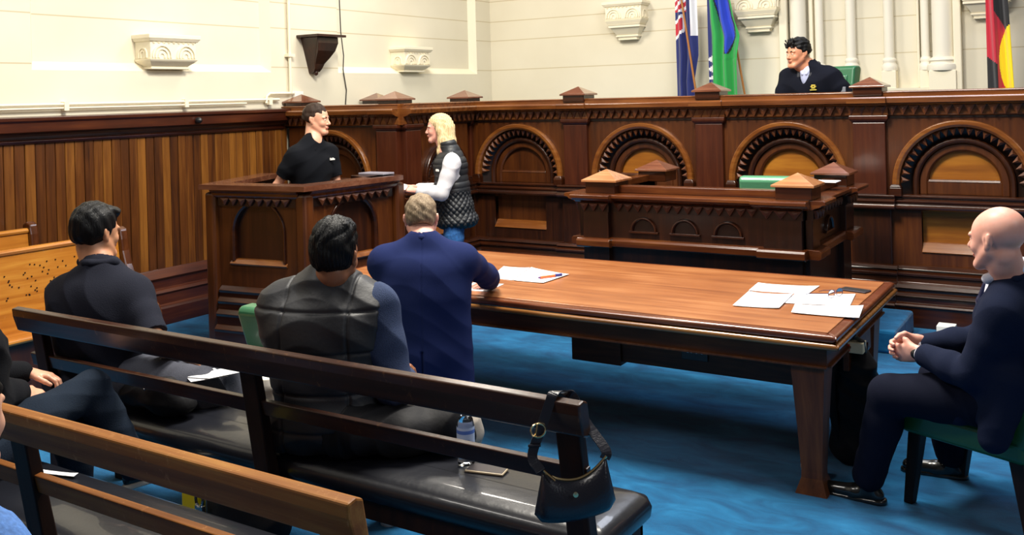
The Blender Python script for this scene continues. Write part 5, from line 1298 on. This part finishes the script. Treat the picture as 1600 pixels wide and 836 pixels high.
# ---- 4 bald man ------------------------------------------------------------
def bald():
    t = person('bald person in dark navy suit and white shirt, sitting with clasped hands', (-.45, 4.45, 0))
    HD = (-.412, 4.36, 1.215)
    f = Fig((-.375, 4.43, .56), 172, lean=-3, L=.455, sw=.185, head=HD, hyaw=152, hpitch=-4, g=1.05)
    f.arm(-1, (-.73, 4.40, .70), V(.6, -.7, -1), .30, .27); f.arm(1, (-.76, 4.50, .71), V(.5, .9, -1), .30, .27)
    f.leg(-1, (-.96, 4.44, .085), V(-1, 0, .8), .47, .44); f.leg(1, (-.68, 4.90, .085), V(-1, .4, .9), .44, .42)
    b = SDF(); P = head_sdf(b, f.C, f.R, 1.05, neck_to=f.N+f.fw*.005, neck_r=.060, nose=1.12)
    b.ell(P(0, -.03, .05), f.R, V(.077, .092, .084), .02)
    f.g = .9; f.torso(b, -.02)
    for s_ in (1, -1): add_arm(f, b, s_, -.003)
    # clasped hands
    d1 = nrm(V(-.9, .28, -.12)); hand(b, f.W[-1], d1, nrm(V(.25, .9, .1)), -1, 1.0, 48, 3, .8)
    d2 = nrm(V(-.85, -.5, -.18)); hand(b, f.W[1]+V(.01, 0, .015), d2, nrm(V(.5, -.85, -.1)), 1, 1.0, 42, 3, .8)
    sdf_obj('body', b, SKP, t, .004); face_parts(t, P, f.R, 1.05, hairmat('fair_brow', 'a87f68', 'c49a80'), LP1); f.g = 1.05
    j = SDF(); f.torso(j, .016)
    for s_ in (1, -1): add_arm(f, j, s_, .020, 0, .93, fat=1.08)
    j.chain([f.H+f.T@V(-.10, .05, .02), f.H+f.T@V(-.13, .17, -.06)], [.10, .07], .05); j.cone(f.H+f.T@V(-.15, -.0, .1), f.H+f.T@V(-.20, .02, -.13), .10, .06, .05)
    j.cut(f.N+f.T@V(0, .125, -.03), f.T, V(.06, .10, .17), .012); j.cut(f.N+f.up*.078, f.T, V(.082, .09, .055), .01)
    sdf_obj('suit_jacket', j, CND, t, .006, wr(.010, 7, 11, (.5, .2, .6)))
    lp = SDF()
    for sg in (-1, 1): lp.chain([f.N+f.T@V(sg*.01, -.095, .085), f.N+f.T@V(sg*.098, -.02, .05), f.N+f.T@V(sg*.09, .07, -.06), f.N+f.T@V(sg*.03, .145, -.25)], [.012, .015, .022, .008], .012)
    sdf_obj('lapel', lp, CND, t, .004)
    c = SDF(); c.ell(f.N+f.T@V(0, .055, -.08), f.T, V(.07, .065, .16), .01)
    for sg in (-1, 1): c.chain([f.N+f.T@V(sg*.01, -.070, .105), f.N+f.T@V(sg*.080, .0, .085), f.N+f.T@V(sg*.06, .095, .03)], [.024, .028, .022], .012)
    for s_ in (1, -1): p, n = sleeve_end(f, s_, .955); c.cone(p-n*.03, p+n*.005, .036, .035, .003)
    sdf_obj('shirt', c, CWH, t, .004)
    m = SDF().chain([f.N+f.T@V(0, .112, -.005), f.N+f.T@V(0, .132, -.08), f.N+f.T@V(0, .135, -.26)], [.014, .018, .026], .01); sdf_obj('necktie', m, plain('navy_silk', '141a3c', .35), t, .004)
    l = SDF(); add_legs(f, l, .014, fat=1.08, hem=.03); l.ell(f.H, f.T, V(.18, .15, .11), .04)
    sdf_obj('trousers', l, CNT, t, .007, wr(.006, 9, 4, (1, 0, .5)))
    shoe('shoe', f.A[-1], V(-.98, .1, -.05), t, LSH, LSH, .005, .26); shoe('shoe', f.A[1], V(-.9, -.1, 0), t, LSH, LSH, .005, .26)
    w_ = SDF(); p, n = sleeve_end(f, -1, .985); w_.cone(p, p+n*.016, .031, .031, .003); sdf_obj('wristwatch', w_, MBLK, t, .004)
bald()
# ---- 5 man in the navy suit, back view --------------------------------------
def navy():
    t = person('person in navy suit seen from behind, leaning on the long table', (-3.05, 3.95, 0))
    f = Fig((-3.0, 3.86, .55), 122, lean=3, L=.545, sw=.20, head=(-3.09, 3.97, 1.225), hyaw=122, hpitch=-6, g=1.15)
    f.arm(1, (-3.02, 4.52, .80), V(1.3, .2, -.3), .33, .28); f.arm(-1, (-3.32, 4.46, .80), V(-.6, -.2, -1), .31, .27)
    f.leg(1, (-3.18, 4.40, .09), V(-.6, .5, 1)); f.leg(-1, (-3.3, 4.34, .09), V(0, .5, 1))
    b = SDF(); P = head_sdf(b, f.C, f.R, 1.03, neck_to=f.N, neck_r=.066, wide=1.03)
    f.g = .9; f.torso(b, -.02)
    for s_ in (1, -1): add_arm(f, b, s_, -.002)
    hand(b, f.W[1], nrm(V(-.95, .1, -.15)), V(0, 0, -1), 1, 1, 25); hand(b, f.W[-1], nrm(V(.8, .4, -.1)), V(0, 0, -1), -1, 1, 25)
    sdf_obj('body', b, SKP, t, .0045); face_parts(t, P, f.R, 1.03, HGR, LP1); f.g = 1.15
    h, d = short_hair(P, f.R, 1.04, top=.004, side=.001, back=-.052, noise=.0018, seed=1)
    sdf_obj('hair', h, HGR, t, .0035, d)
    j = SDF(); f.torso(j, .012)
    for s_ in (1, -1): add_arm(f, j, s_, .018, 0, .93, fat=.95)
    for sg in (-1, 1): j.cone(f.H+f.T@V(sg*.13, -.04, .28), f.H+f.T@V(sg*.155, -.06, -.16), .105, .10, .07)
    j.cone(f.H+f.T@V(0, -.07, .28), f.H+f.T@V(0, -.09, -.16), .10, .09, .07)
    j.cut(f.N+f.up*.075+f.fw*.01, f.T, V(.06, .07, .045), .01); j.plane(f.H-V(0, 0, .20), V(0, 0, -1), .01)
    def dj(v, N):
        q = (v-f.H)@f.T; base = wr(.004, 7, 21, (.2, .1, 1))(v, N)
        seam = -.003*np.exp(-(q[:, 0]/.004)**2)*(q[:, 1] < 0)
        vent = -.012*np.exp(-(q[:, 0]/.006)**2)*(q[:, 1] < 0)*(q[:, 2] < .05)
        return base+seam+vent
    sdf_obj('suit_jacket', j, CNV, t, .006, dj)
    c = SDF()
    for sg in (-1, 1): c.chain([f.N+f.T@V(sg*.01, -.062, .055), f.N+f.T@V(sg*.075, -.015, .045), f.N+f.T@V(sg*.07, .07, -.02)], [.017, .018, .016], .03)
    sdf_obj('jacket_collar', c, CNV, t, .004)
    c = SDF()
    for sg in (-1, 1): c.chain([f.N+f.T@V(0, -.062, .058), f.N+f.T@V(sg*.066, -.01, .05)], [.012, .012], .01)
    sdf_obj('shirt', c, CWH, t, .004)
    gl = MB(); 
    for sg in (-1, 1): gl.tube([tuple(P(sg*.077, .0, .012)), tuple(P(sg*.073, .05, .014)), tuple(P(sg*.066, .1, .012))], .0025, 6)
    gl.build('glasses_temple', plain('silver_frame', 'c8c8d0', .3), t, smooth=True)
    l = SDF(); add_legs(f, l, .012, hem=.02); l.ell(f.H, f.T, V(.19, .15, .11), .04); sdf_obj('trousers', l, CNV, t, .012)
    for s_ in (1, -1): shoe('shoe', f.A[s_], heading(90), t, LSH, LSH, .008, .26)
    sheet([(-3.20, 4.42), (-3.0, 4.44), (-3.03, 4.66), (-3.22, 4.62)], ZT+.001, 'paper_sheet', 'white sheet under the hand of the man in the navy suit', curl=.002)
navy()
# ---- 6 man in quilted vest, back view ------------------------------------------
def vest():
    t = person('person with wavy black hair in charcoal quilted vest, seen from behind on the bench', (-2.62, 2.85, 0))
    f = Fig((-2.69, 2.83, .58), 112, lean=1, L=.52, sw=.195, head=(-2.64, 2.83, 1.235), hyaw=110, hpitch=-4, g=1.2)
    f.arm(1, (-2.52, 3.14, .64), V(.6, -.7, -1), .31, .26); f.arm(-1, (-2.74, 3.24, .68), V(-.2, -.3, -1), .31, .27)
    f.leg(1, (-2.44, 3.25, .085), V(.9, .5, .7), .45, .43); f.leg(-1, (-2.72, 3.25, .085), V(-.1, .9, 1), .45, .43)
    b = SDF(); P = head_sdf(b, f.C, f.R, 1.05, neck_to=f.N, neck_r=.066, wide=1.05)
    f.g = 1.0; f.torso(b, -.02)
    for s_ in (1, -1): add_arm(f, b, s_, -.002)
    hand(b, f.W[1], nrm(V(.2, .9, -.2)), V(0, 0, -1), 1, 1, 25); hand(b, f.W[-1], nrm(V(.5, .8, -.1)), V(0, 0, -1), -1, 1, 25)
    sdf_obj('body', b, SKB, t, .0045); face_parts(t, P, f.R, 1.05, HBL, LP2); f.g = 1.2
    h, _ = short_hair(P, f.R, 1.06, top=.018, side=.004, back=-.075, noise=.004, seed=7, wide=1.03)
    h.ell(P(.012, -.01, .115), f.R, V(.062, .075, .035), .03)
    for sg in (-1, 1): h.cut(P(sg*.094, -.004, -.018), f.R, V(.030, .030, .038), .008)
    def dh(v, N):
        q = (v-P(0, 0, 0))@f.R; w1 = np.sin(q[:, 0]*38+1)+np.sin(q[:, 2]*31)
        an = np.arctan2(q[:, 0]-.02, -q[:, 1]-.03); w2 = q[:, 0]*42+q[:, 1]*30-q[:, 2]*26; return .0013*np.sin(an*40+w1*2.6+w2)+.0008*np.sin(an*83+q[:, 2]*60+w2)+.0045*(np.abs(np.sin(w2*1.1+w1*1.3))-.35)+.0025*np.sin(an*7+q[:, 2]*55+w1*1.4)*np.clip((q[:, 2]+.02)/.06, .2, 1)
    sdf_obj('hair', h, HBL, t, .0036, dh)
    s = SDF()
    for s_ in (1, -1): add_arm(f, s, s_, .022 if s_ > 0 else .0, .0, .95, fat=1.25 if s_ > 0 else .95); s.cone(f.S[s_], f.N-f.up*.03, .07, .06, .03)
    sdf_obj('sweater', s, CSL, t, .006, wr(.010, 8, 31, (.4, .3, .8)))
    v_ = SDF(); P2 = lambda x, y, z: f.H+f.T@V(x, y, z)
    f.torso(v_, .03); v_.ell(P2(.02, -.02, .03), f.T, V(.215, .18, .13), .05); v_.ell(P2(0, -.02, .2), f.T, V(.225, .165, .16), .05)
    v_.cone(P2(0, -.03, .46), P2(0, -.03, .55), .10, .068, .05)
    v_.cone(f.S[-1]+f.r*.0, f.S[-1]+f.r*.01-f.up*.2, .098, .085, .04)
    v_.cut(P2(0, .0, .60), f.T, V(.058, .065, .055), .01)
    for sg in (-1, 1): v_.cut(P2(.285 if sg > 0 else -.40, .02, .38), f.T, V(.072, .16, .17), .015)
    v_.chain([P2(.10, -.06, -.02), P2(.26, .05, -.07)], [.10, .045], .05); v_.chain([P2(-.10, -.08, -.02), P2(-.24, -.1, -.085)], [.10, .03], .05); v_.plane(P2(0, 0, -.098), V(0, 0, -1), .01)
    def q_(v, N):
        q = (v-f.H)@f.T
        lines = np.array([.46, .30, .14, .0]); dz = np.min(np.abs(q[:, 2][:, None]-lines[None]), 1)
        yk = -.007*np.exp(-(dz/.007)**2)-.007*np.exp(-((np.abs(q[:, 0])-.135)/.006)**2)
        return yk+wr(.007, 10, 41)(v, N)+.004
    sdf_obj('quilted_vest', v_, CVG, t, .005, q_)
    pp = SDF()
    for s_ in (1, -1):
        a, n = f.S[s_]-f.up*.02, f.r*s_
    l = SDF(); add_legs(f, l, .014, fat=1.05, hem=.02); l.ell(f.H-V(0, 0, .0), f.T, V(.19, .16, .10), .04); sdf_obj('trousers', l, CTB, t, .008, wr(.006, 10, 12))
    sw_ = plain('white_rubber', 'd8d8da', .5)
    for s_ in (1, -1): shoe('shoe', f.A[s_], heading(84 if s_ < 0 else 78), t, LSH, sw_, .005, .27)
    # black jacket bunched on the seat
    j = SDF(); z = .515
    j.chain([(-2.93, 2.77, .505), (-2.78, 2.74, .55), (-2.52, 2.77, .58), (-2.34, 2.88, .57), (-2.22, 3.0, .58), (-2.17, 3.06, .53)], [.03, .07, .095, .09, .085, .03], .05)
    j.plane((0, 0, .486), (0, 0, -1), .004)
    jk = thing('jacket', 'black jacket bunched on the leather seat behind the man in the quilted vest', 'jacket', (-2.6, 2.72, .486))
    sdf_obj('jacket_cloth', j, MNY, jk, .006, wr(.016, 9, 51, (1, 0, 0)))
vest()
# ---- 7 man in charcoal polo ------------------------------------------------------
def polo():
    t = person('person with straight black hair in charcoal polo shirt, at the left end of the bench', (-4.05, 2.85, 0))
    f = Fig((-4.10, 2.77, .57), 108, lean=0, L=.50, drop=.095, sw=.18, head=(-4.145, 2.79, 1.255), hyaw=94, hpitch=-3, g=1.2)
    f.arm(1, (-3.80, 2.98, .66), V(1, -.5, -.5), .30, .26); f.arm(-1, (-4.02, 3.02, .66), V(-1, .2, -.6), .30, .26)
    f.K[1] = V(-3.58, 2.90, .56); f.A[1] = V(-3.52, 3.22, .09); f.K[-1] = V(-3.66, 3.08, .56); f.A[-1] = V(-3.62, 3.36, .09)
    b = SDF(); P = head_sdf(b, f.C, f.R, 1.04, neck_to=f.N, neck_r=.066, wide=1.04)
    f.g = 1.0; f.torso(b, -.02)
    for s_ in (1, -1): add_arm(f, b, s_, -.001, fat=1.1)
    hand(b, f.W[1], nrm(V(.8, .4, -.2)), V(0, 0, -1), 1, 1, 25); hand(b, f.W[-1], nrm(V(.8, .5, -.1)), V(0, 0, -1), -1, 1, 25)
    sdf_obj('body', b, SKM, t, .0045); face_parts(t, P, f.R, 1.04, HBL, LP2); f.g = 1.2
    h, _ = short_hair(P, f.R, 1.06, top=.014, side=.008, back=-.075, noise=.003, seed=3, wide=1.05)
    h.ell(P(0, .065, .098), f.R, V(.060, .050, .026), .02)
    for k in range(7): x = -.045+k*.015; h.cone(P(x, .04, .110), P(x*1.1, .080, .094-.004*(k % 3)), .014, .009, .012)
    def dh(v, N):
        q = (v-P(0, 0, 0))@f.R; return .0022*np.sin(q[:, 0]*170+np.sin(q[:, 1]*30)*1.5)+.0015*np.sin(q[:, 1]*120+q[:, 2]*60)
    sdf_obj('hair', h, HBL, t, .0038, dh)
    s = SDF(); f.torso(s, .014, belly=.03); s.ell(f.H+f.T@V(0, -.03, .29), f.T, V(.235, .13, .21), .07)
    for s_ in (1, -1): add_arm(f, s, s_, .016, 0, .46, fat=1.0); p, n = sleeve_end(f, s_, .45); u1 = nrm(np.cross(n, V(0, .3, 1))); s.cut(p+n*.07, np.stack([u1, n, np.cross(u1, n)], 1), V(.14, .07, .14), .004)
    s.cut(f.N+f.up*.075+f.fw*.02, f.T, V(.062, .07, .05), .01)
    sdf_obj('polo_shirt', s, CCH, t, .006, wr(.010, 7, 61, (.5, .2, .7)))
    c = SDF()
    for sg in (-1, 1): c.chain([f.N+f.T@V(sg*.015, -.078, .062), f.N+f.T@V(sg*.088, -.01, .055), f.N+f.T@V(sg*.06, .08, .01)], [.020, .020, .016], .02)
    sdf_obj('collar', c, CCH, t, .004)
    l = SDF(); add_legs(f, l, .016, fat=1.05, hem=.02); l.ell(f.H, f.T, V(.20, .17, .10), .04); sdf_obj('trousers', l, CTG, t, .007, wr(.012, 10, 71, (1, .3, 0)))
    sw_ = plain('grey_rubber', 'a8a8a8', .5)
    for s_ in (1, -1): shoe('shoe', f.A[s_], heading(60), t, LSH, sw_, .006, .27)
    g = thing('lap_papers', 'folded white papers resting on the lap of the man in the charcoal polo', 'papers', (-3.48, 2.92, .63))
    for nm, pts, z in (('paper_sheet', [(-3.62, 2.86), (-3.50, 2.80), (-3.42, 2.94), (-3.58, 3.00)], .625), ('paper_sheet', [(-3.56, 2.83), (-3.45, 2.86), (-3.40, 2.99), (-3.52, 3.04)], .631)):
        m = MB(); m.prism(pts, z, z+.0015); m.build(nm, MPW, g)
    bg = thing('shoulder_bag', 'black shoulder bag with small silver rings on the seat beside the polo man', 'bag', (-3.66, 2.74, .486))
    j = SDF(); j.chain([(-3.80, 2.72, .56), (-3.60, 2.74, .57), (-3.5, 2.76, .54)], [.06, .075, .05], .05).plane((0, 0, .486), (0, 0, -1), .004); sdf_obj('bag_body', j, MNY, bg, .006, wr(.012, 10, 5))
    m = MB()
    for c_ in ((-3.63, 2.655, .63), (-3.55, 2.67, .645)): m.tube([(c_[0]+.012*math.cos(a*PI/5), c_[1], c_[2]+.016*math.sin(a*PI/5)) for a in range(11)], .0035, 6)
    m.build('ring', MSTEEL, bg, smooth=True)
polo()
# ---- 8 person in black hoodie, cut by the left edge --------------------------------
def hoodie():
    t = person('person in black hoodie and dark jeans with crossed legs, cut by the left edge', (-3.66, 2.02, 0))
    f = Fig((-3.70, 1.95, .57), 72, lean=-2, L=.49, sw=.18, head=(-3.76, 1.97, 1.225), hyaw=58, hpitch=-10, g=1.0)
    f.arm(1, (-3.80, 2.20, .70), V(.5, -.9, -1), .29, .25); f.arm(-1, (-3.92, 2.30, .74), V(-1, -.2, -1), .29, .25)
    f.K[1] = V(-3.66, 2.42, .68); f.A[1] = V(-3.50, 2.50, .36)
    f.K[-1] = V(-3.78, 2.40, .55); f.A[-1] = V(-3.83, 2.46, .12)
    b = SDF(); P = head_sdf(b, f.C, f.R, 1.0, neck_to=f.N)
    f.g = .9; f.torso(b, -.02)
    for s_ in (1, -1): add_arm(f, b, s_, -.003)
    hand(b, f.W[1], nrm(V(.15, .8, -.35)), V(-.5, .1, -1), 1, 1, 38, thumb_in=.6); hand(b, f.W[-1], nrm(V(.6, .6, -.2)), V(.2, 0, -1), -1, 1, 35)
    sdf_obj('body', b, SKL, t, .0045); face_parts(t, P, f.R, 1.0, HBR, LP1); f.g = 1.0
    h, d = short_hair(P, f.R, 1.02, top=.012, side=.004, back=-.05); sdf_obj('hair', h, HBR, t, .005, d)
    g = MB(); fm = plain('bronze_frame', '6a4438', .3, .5)
    for sg in (-1, 1):
        g.tube([tuple(P(sg*.032+.022*math.cos(q*PI/8), .106, .002+.017*math.sin(q*PI/8))) for q in range(17)], .0016, 6)
        g.tube([tuple(P(sg*.054, .106, .006)), tuple(P(sg*.072, .06, .008)), tuple(P(sg*.078, -.01, .008))], .0018, 6)
    g.build('glasses', fm, t, smooth=True)
    s = SDF(); f.torso(s, .02)
    for s_ in (1, -1): add_arm(f, s, s_, .022, 0, .95, fat=1.1)
    s.chain([f.N+f.T@V(-.09, -.06, .02), f.N+f.T@V(0, -.10, .0), f.N+f.T@V(.09, -.06, .02)], [.035, .05, .035], .04)
    sdf_obj('hoodie', s, cloth('black_hoodie_cotton', '101116'), t, .007, wr(.010, 8, 81))
    l = SDF(); add_legs(f, l, .012, fat=1.02); l.ell(f.H, f.T, V(.18, .15, .11), .04); sdf_obj('jeans', l, CTN, t, .007, wr(.005, 9, 91))
    sl = plain('pale_sole', 'c9c4b8', .5)
    shoe('shoe', f.A[1], nrm(V(.75, .45, .25)), t, LSH, sl, .005, .24); shoe('shoe', f.A[-1], nrm(V(.3, .9, .0)), t, LSH, sl, .005, .26)
hoodie()
# ---- 9 person in denim shirt, corner --------------------------------------------
def denim():
    t = person('person in pale denim shirt, shoulder showing in the bottom left corner', (-1.98, .93, 0))
    f = Fig((-1.97, .93, .585), 92, lean=3, L=.50, sw=.185, head=(-1.965, 1.0, 1.24), hyaw=118, g=1.05)
    f.arm(1, f.S[1]+V(.08, .30, -.36), V(.3, -.6, -1)); f.arm(-1, f.S[-1]+V(-.05, .30, -.36), V(-.3, -.6, -1))
    b = SDF(); P = head_sdf(b, f.C, f.R, 1.0, neck_to=f.N)
    f.g = .9; f.torso(b, -.02)
    for s_ in (1, -1): add_arm(f, b, s_, -.003); hand(b, f.W[s_], f.W[s_]-f.E[s_], V(0, 0, -1), s_)
    sdf_obj('body', b, SKL, t, .0045); f.g = 1.05
    h, d = short_hair(P, f.R, 1.02, top=.012, side=.006, back=-.05); sdf_obj('hair', h, HBL, t, .004, d)
    s = SDF(); f.torso(s, .012)
    for s_ in (1, -1): add_arm(f, s, s_, .018, 0, .93, fat=1.1)
    s.cut(f.N+f.up*.07, f.T, V(.06, .065, .045), .01)
    def dd(v, N): q = (v-f.N)@f.T; return wr(.009, 8, 101)(v, N)-.003*np.exp(-((np.abs(q[:, 0])-.155)/.004)**2)
    sdf_obj('denim_shirt', s, CLD, t, .005, dd)
    c = SDF()
    for sg in (-1, 1): c.chain([f.N+f.T@V(0, -.074, .050), f.N+f.T@V(sg*.078, -.015, .044), f.N+f.T@V(sg*.055, .07, .0)], [.015, .017, .014], .012)
    sdf_obj('collar', c, CLD, t, .004)
    l = SDF(); l.ell(f.H, f.T, V(.18, .15, .11), .04); f.leg(1, (-1.88, 1.35, .09)); f.leg(-1, (-2.08, 1.35, .09)); add_legs(f, l, .01); sdf_obj('trousers', l, CTK, t, .012)
    for s_ in (1, -1): shoe('shoe', f.A[s_], heading(90), t, LSH, LSH, .01, .24)
    leather = thing('slatted_bench', 'bench end under the denim-shirted person, mostly outside the picture', 'bench', (-2.3, .9, 0))
    m = MB(); m.box((-3.2, .70, .38), (-1.62, 1.12, .435)); m.build('seat_cushion', ML, leather, bev=.02)
    for x in (-3.1, -1.7):
        for y in (.74, 1.06): m = MB(); m.box((x-.03, y-.03, 0), (x+.03, y+.03, .38)); m.build('leg', WBD, leather, bev=.004)
denim()
# ---- backpacks ----------------------------------------------------------------
bp_ = thing('backpack', 'black backpack standing on the carpet between table and bald man', 'backpack', (-1.08, 4.86, 0))
j = SDF(); j.ell((-1.10, 4.86, .10), np.eye(3), (.13, .11, .12), .04).ell((-1.10, 4.86, .26), np.eye(3), (.12, .10, .16), .06).ell((-1.09, 4.86, .44), np.eye(3), (.105, .085, .15), .06).plane((0, 0, .003), (0, 0, -1), .004)
sdf_obj('bag_body', j, MNY, bp_, .007, wr(.014, 9, 7, (0, 0, 1)))
j = SDF(); j.chain([(-1.16, 4.80, .56), (-1.20, 4.78, .47), (-1.20, 4.77, .30), (-1.17, 4.78, .14)], [.018, .026, .026, .014], .02, ((.7, -.7, 0), 1.6)); sdf_obj('shoulder_strap', j, MNY, bp_, .005)
j = SDF(); j.chain([(-1.13, 4.80, .575), (-1.12, 4.78, .63), (-1.08, 4.78, .645), (-1.05, 4.80, .62), (-1.045, 4.82, .57)], [.011, .011, .012, .011, .011], .01); sdf_obj('carry_handle', j, MBLK, bp_, .004)
b2 = thing('backpack', 'black bag with yellow panel and steel buckle on the carpet between the two benches', 'backpack', (-2.77, 2.42, 0))
j = SDF(); j.ell((-2.77, 2.42, .17), np.eye(3), (.24, .085, .17), .04).ell((-2.72, 2.42, .36), np.eye(3), (.22, .075, .13), .05).plane((0, 0, .003), (0, 0, -1), .004); sdf_obj('bag_body', j, MNY, b2, .007, wr(.012, 9, 17))
m = MB(); m.box((-3.01, 2.35, .30), (-2.93, 2.40, .46)); m.build('yellow_panel', plain('yellow_plastic', 'd8c40a', .45), b2, bev=.006)
m = MB(); m.tube([(-2.89+.02*math.cos(a*PI/5), 2.335, .40+.03*math.sin(a*PI/5)) for a in range(11)], .006, 6); m.box((-2.91, 2.33, .335), (-2.87, 2.345, .375)); m.build('buckle', MSTEEL, b2, smooth=False)

# repeats share a group
for o in bpy.data.objects:
    if o.parent is None:
        n = o.name.split('.')[0]
        g = {'leather_armchair': 'green leather armchairs', 'slatted_bench': 'slatted benches with black leather seats', 'wooden_pew': 'wooden pews at the left wall',
             'engaged_column': 'white shafts behind the chairing man', 'paper_sheet': 'loose white papers', 'backpack': 'black backpacks', 'mobile_phone': 'mobile phones'}.get(n)
        if g: o['group'] = g
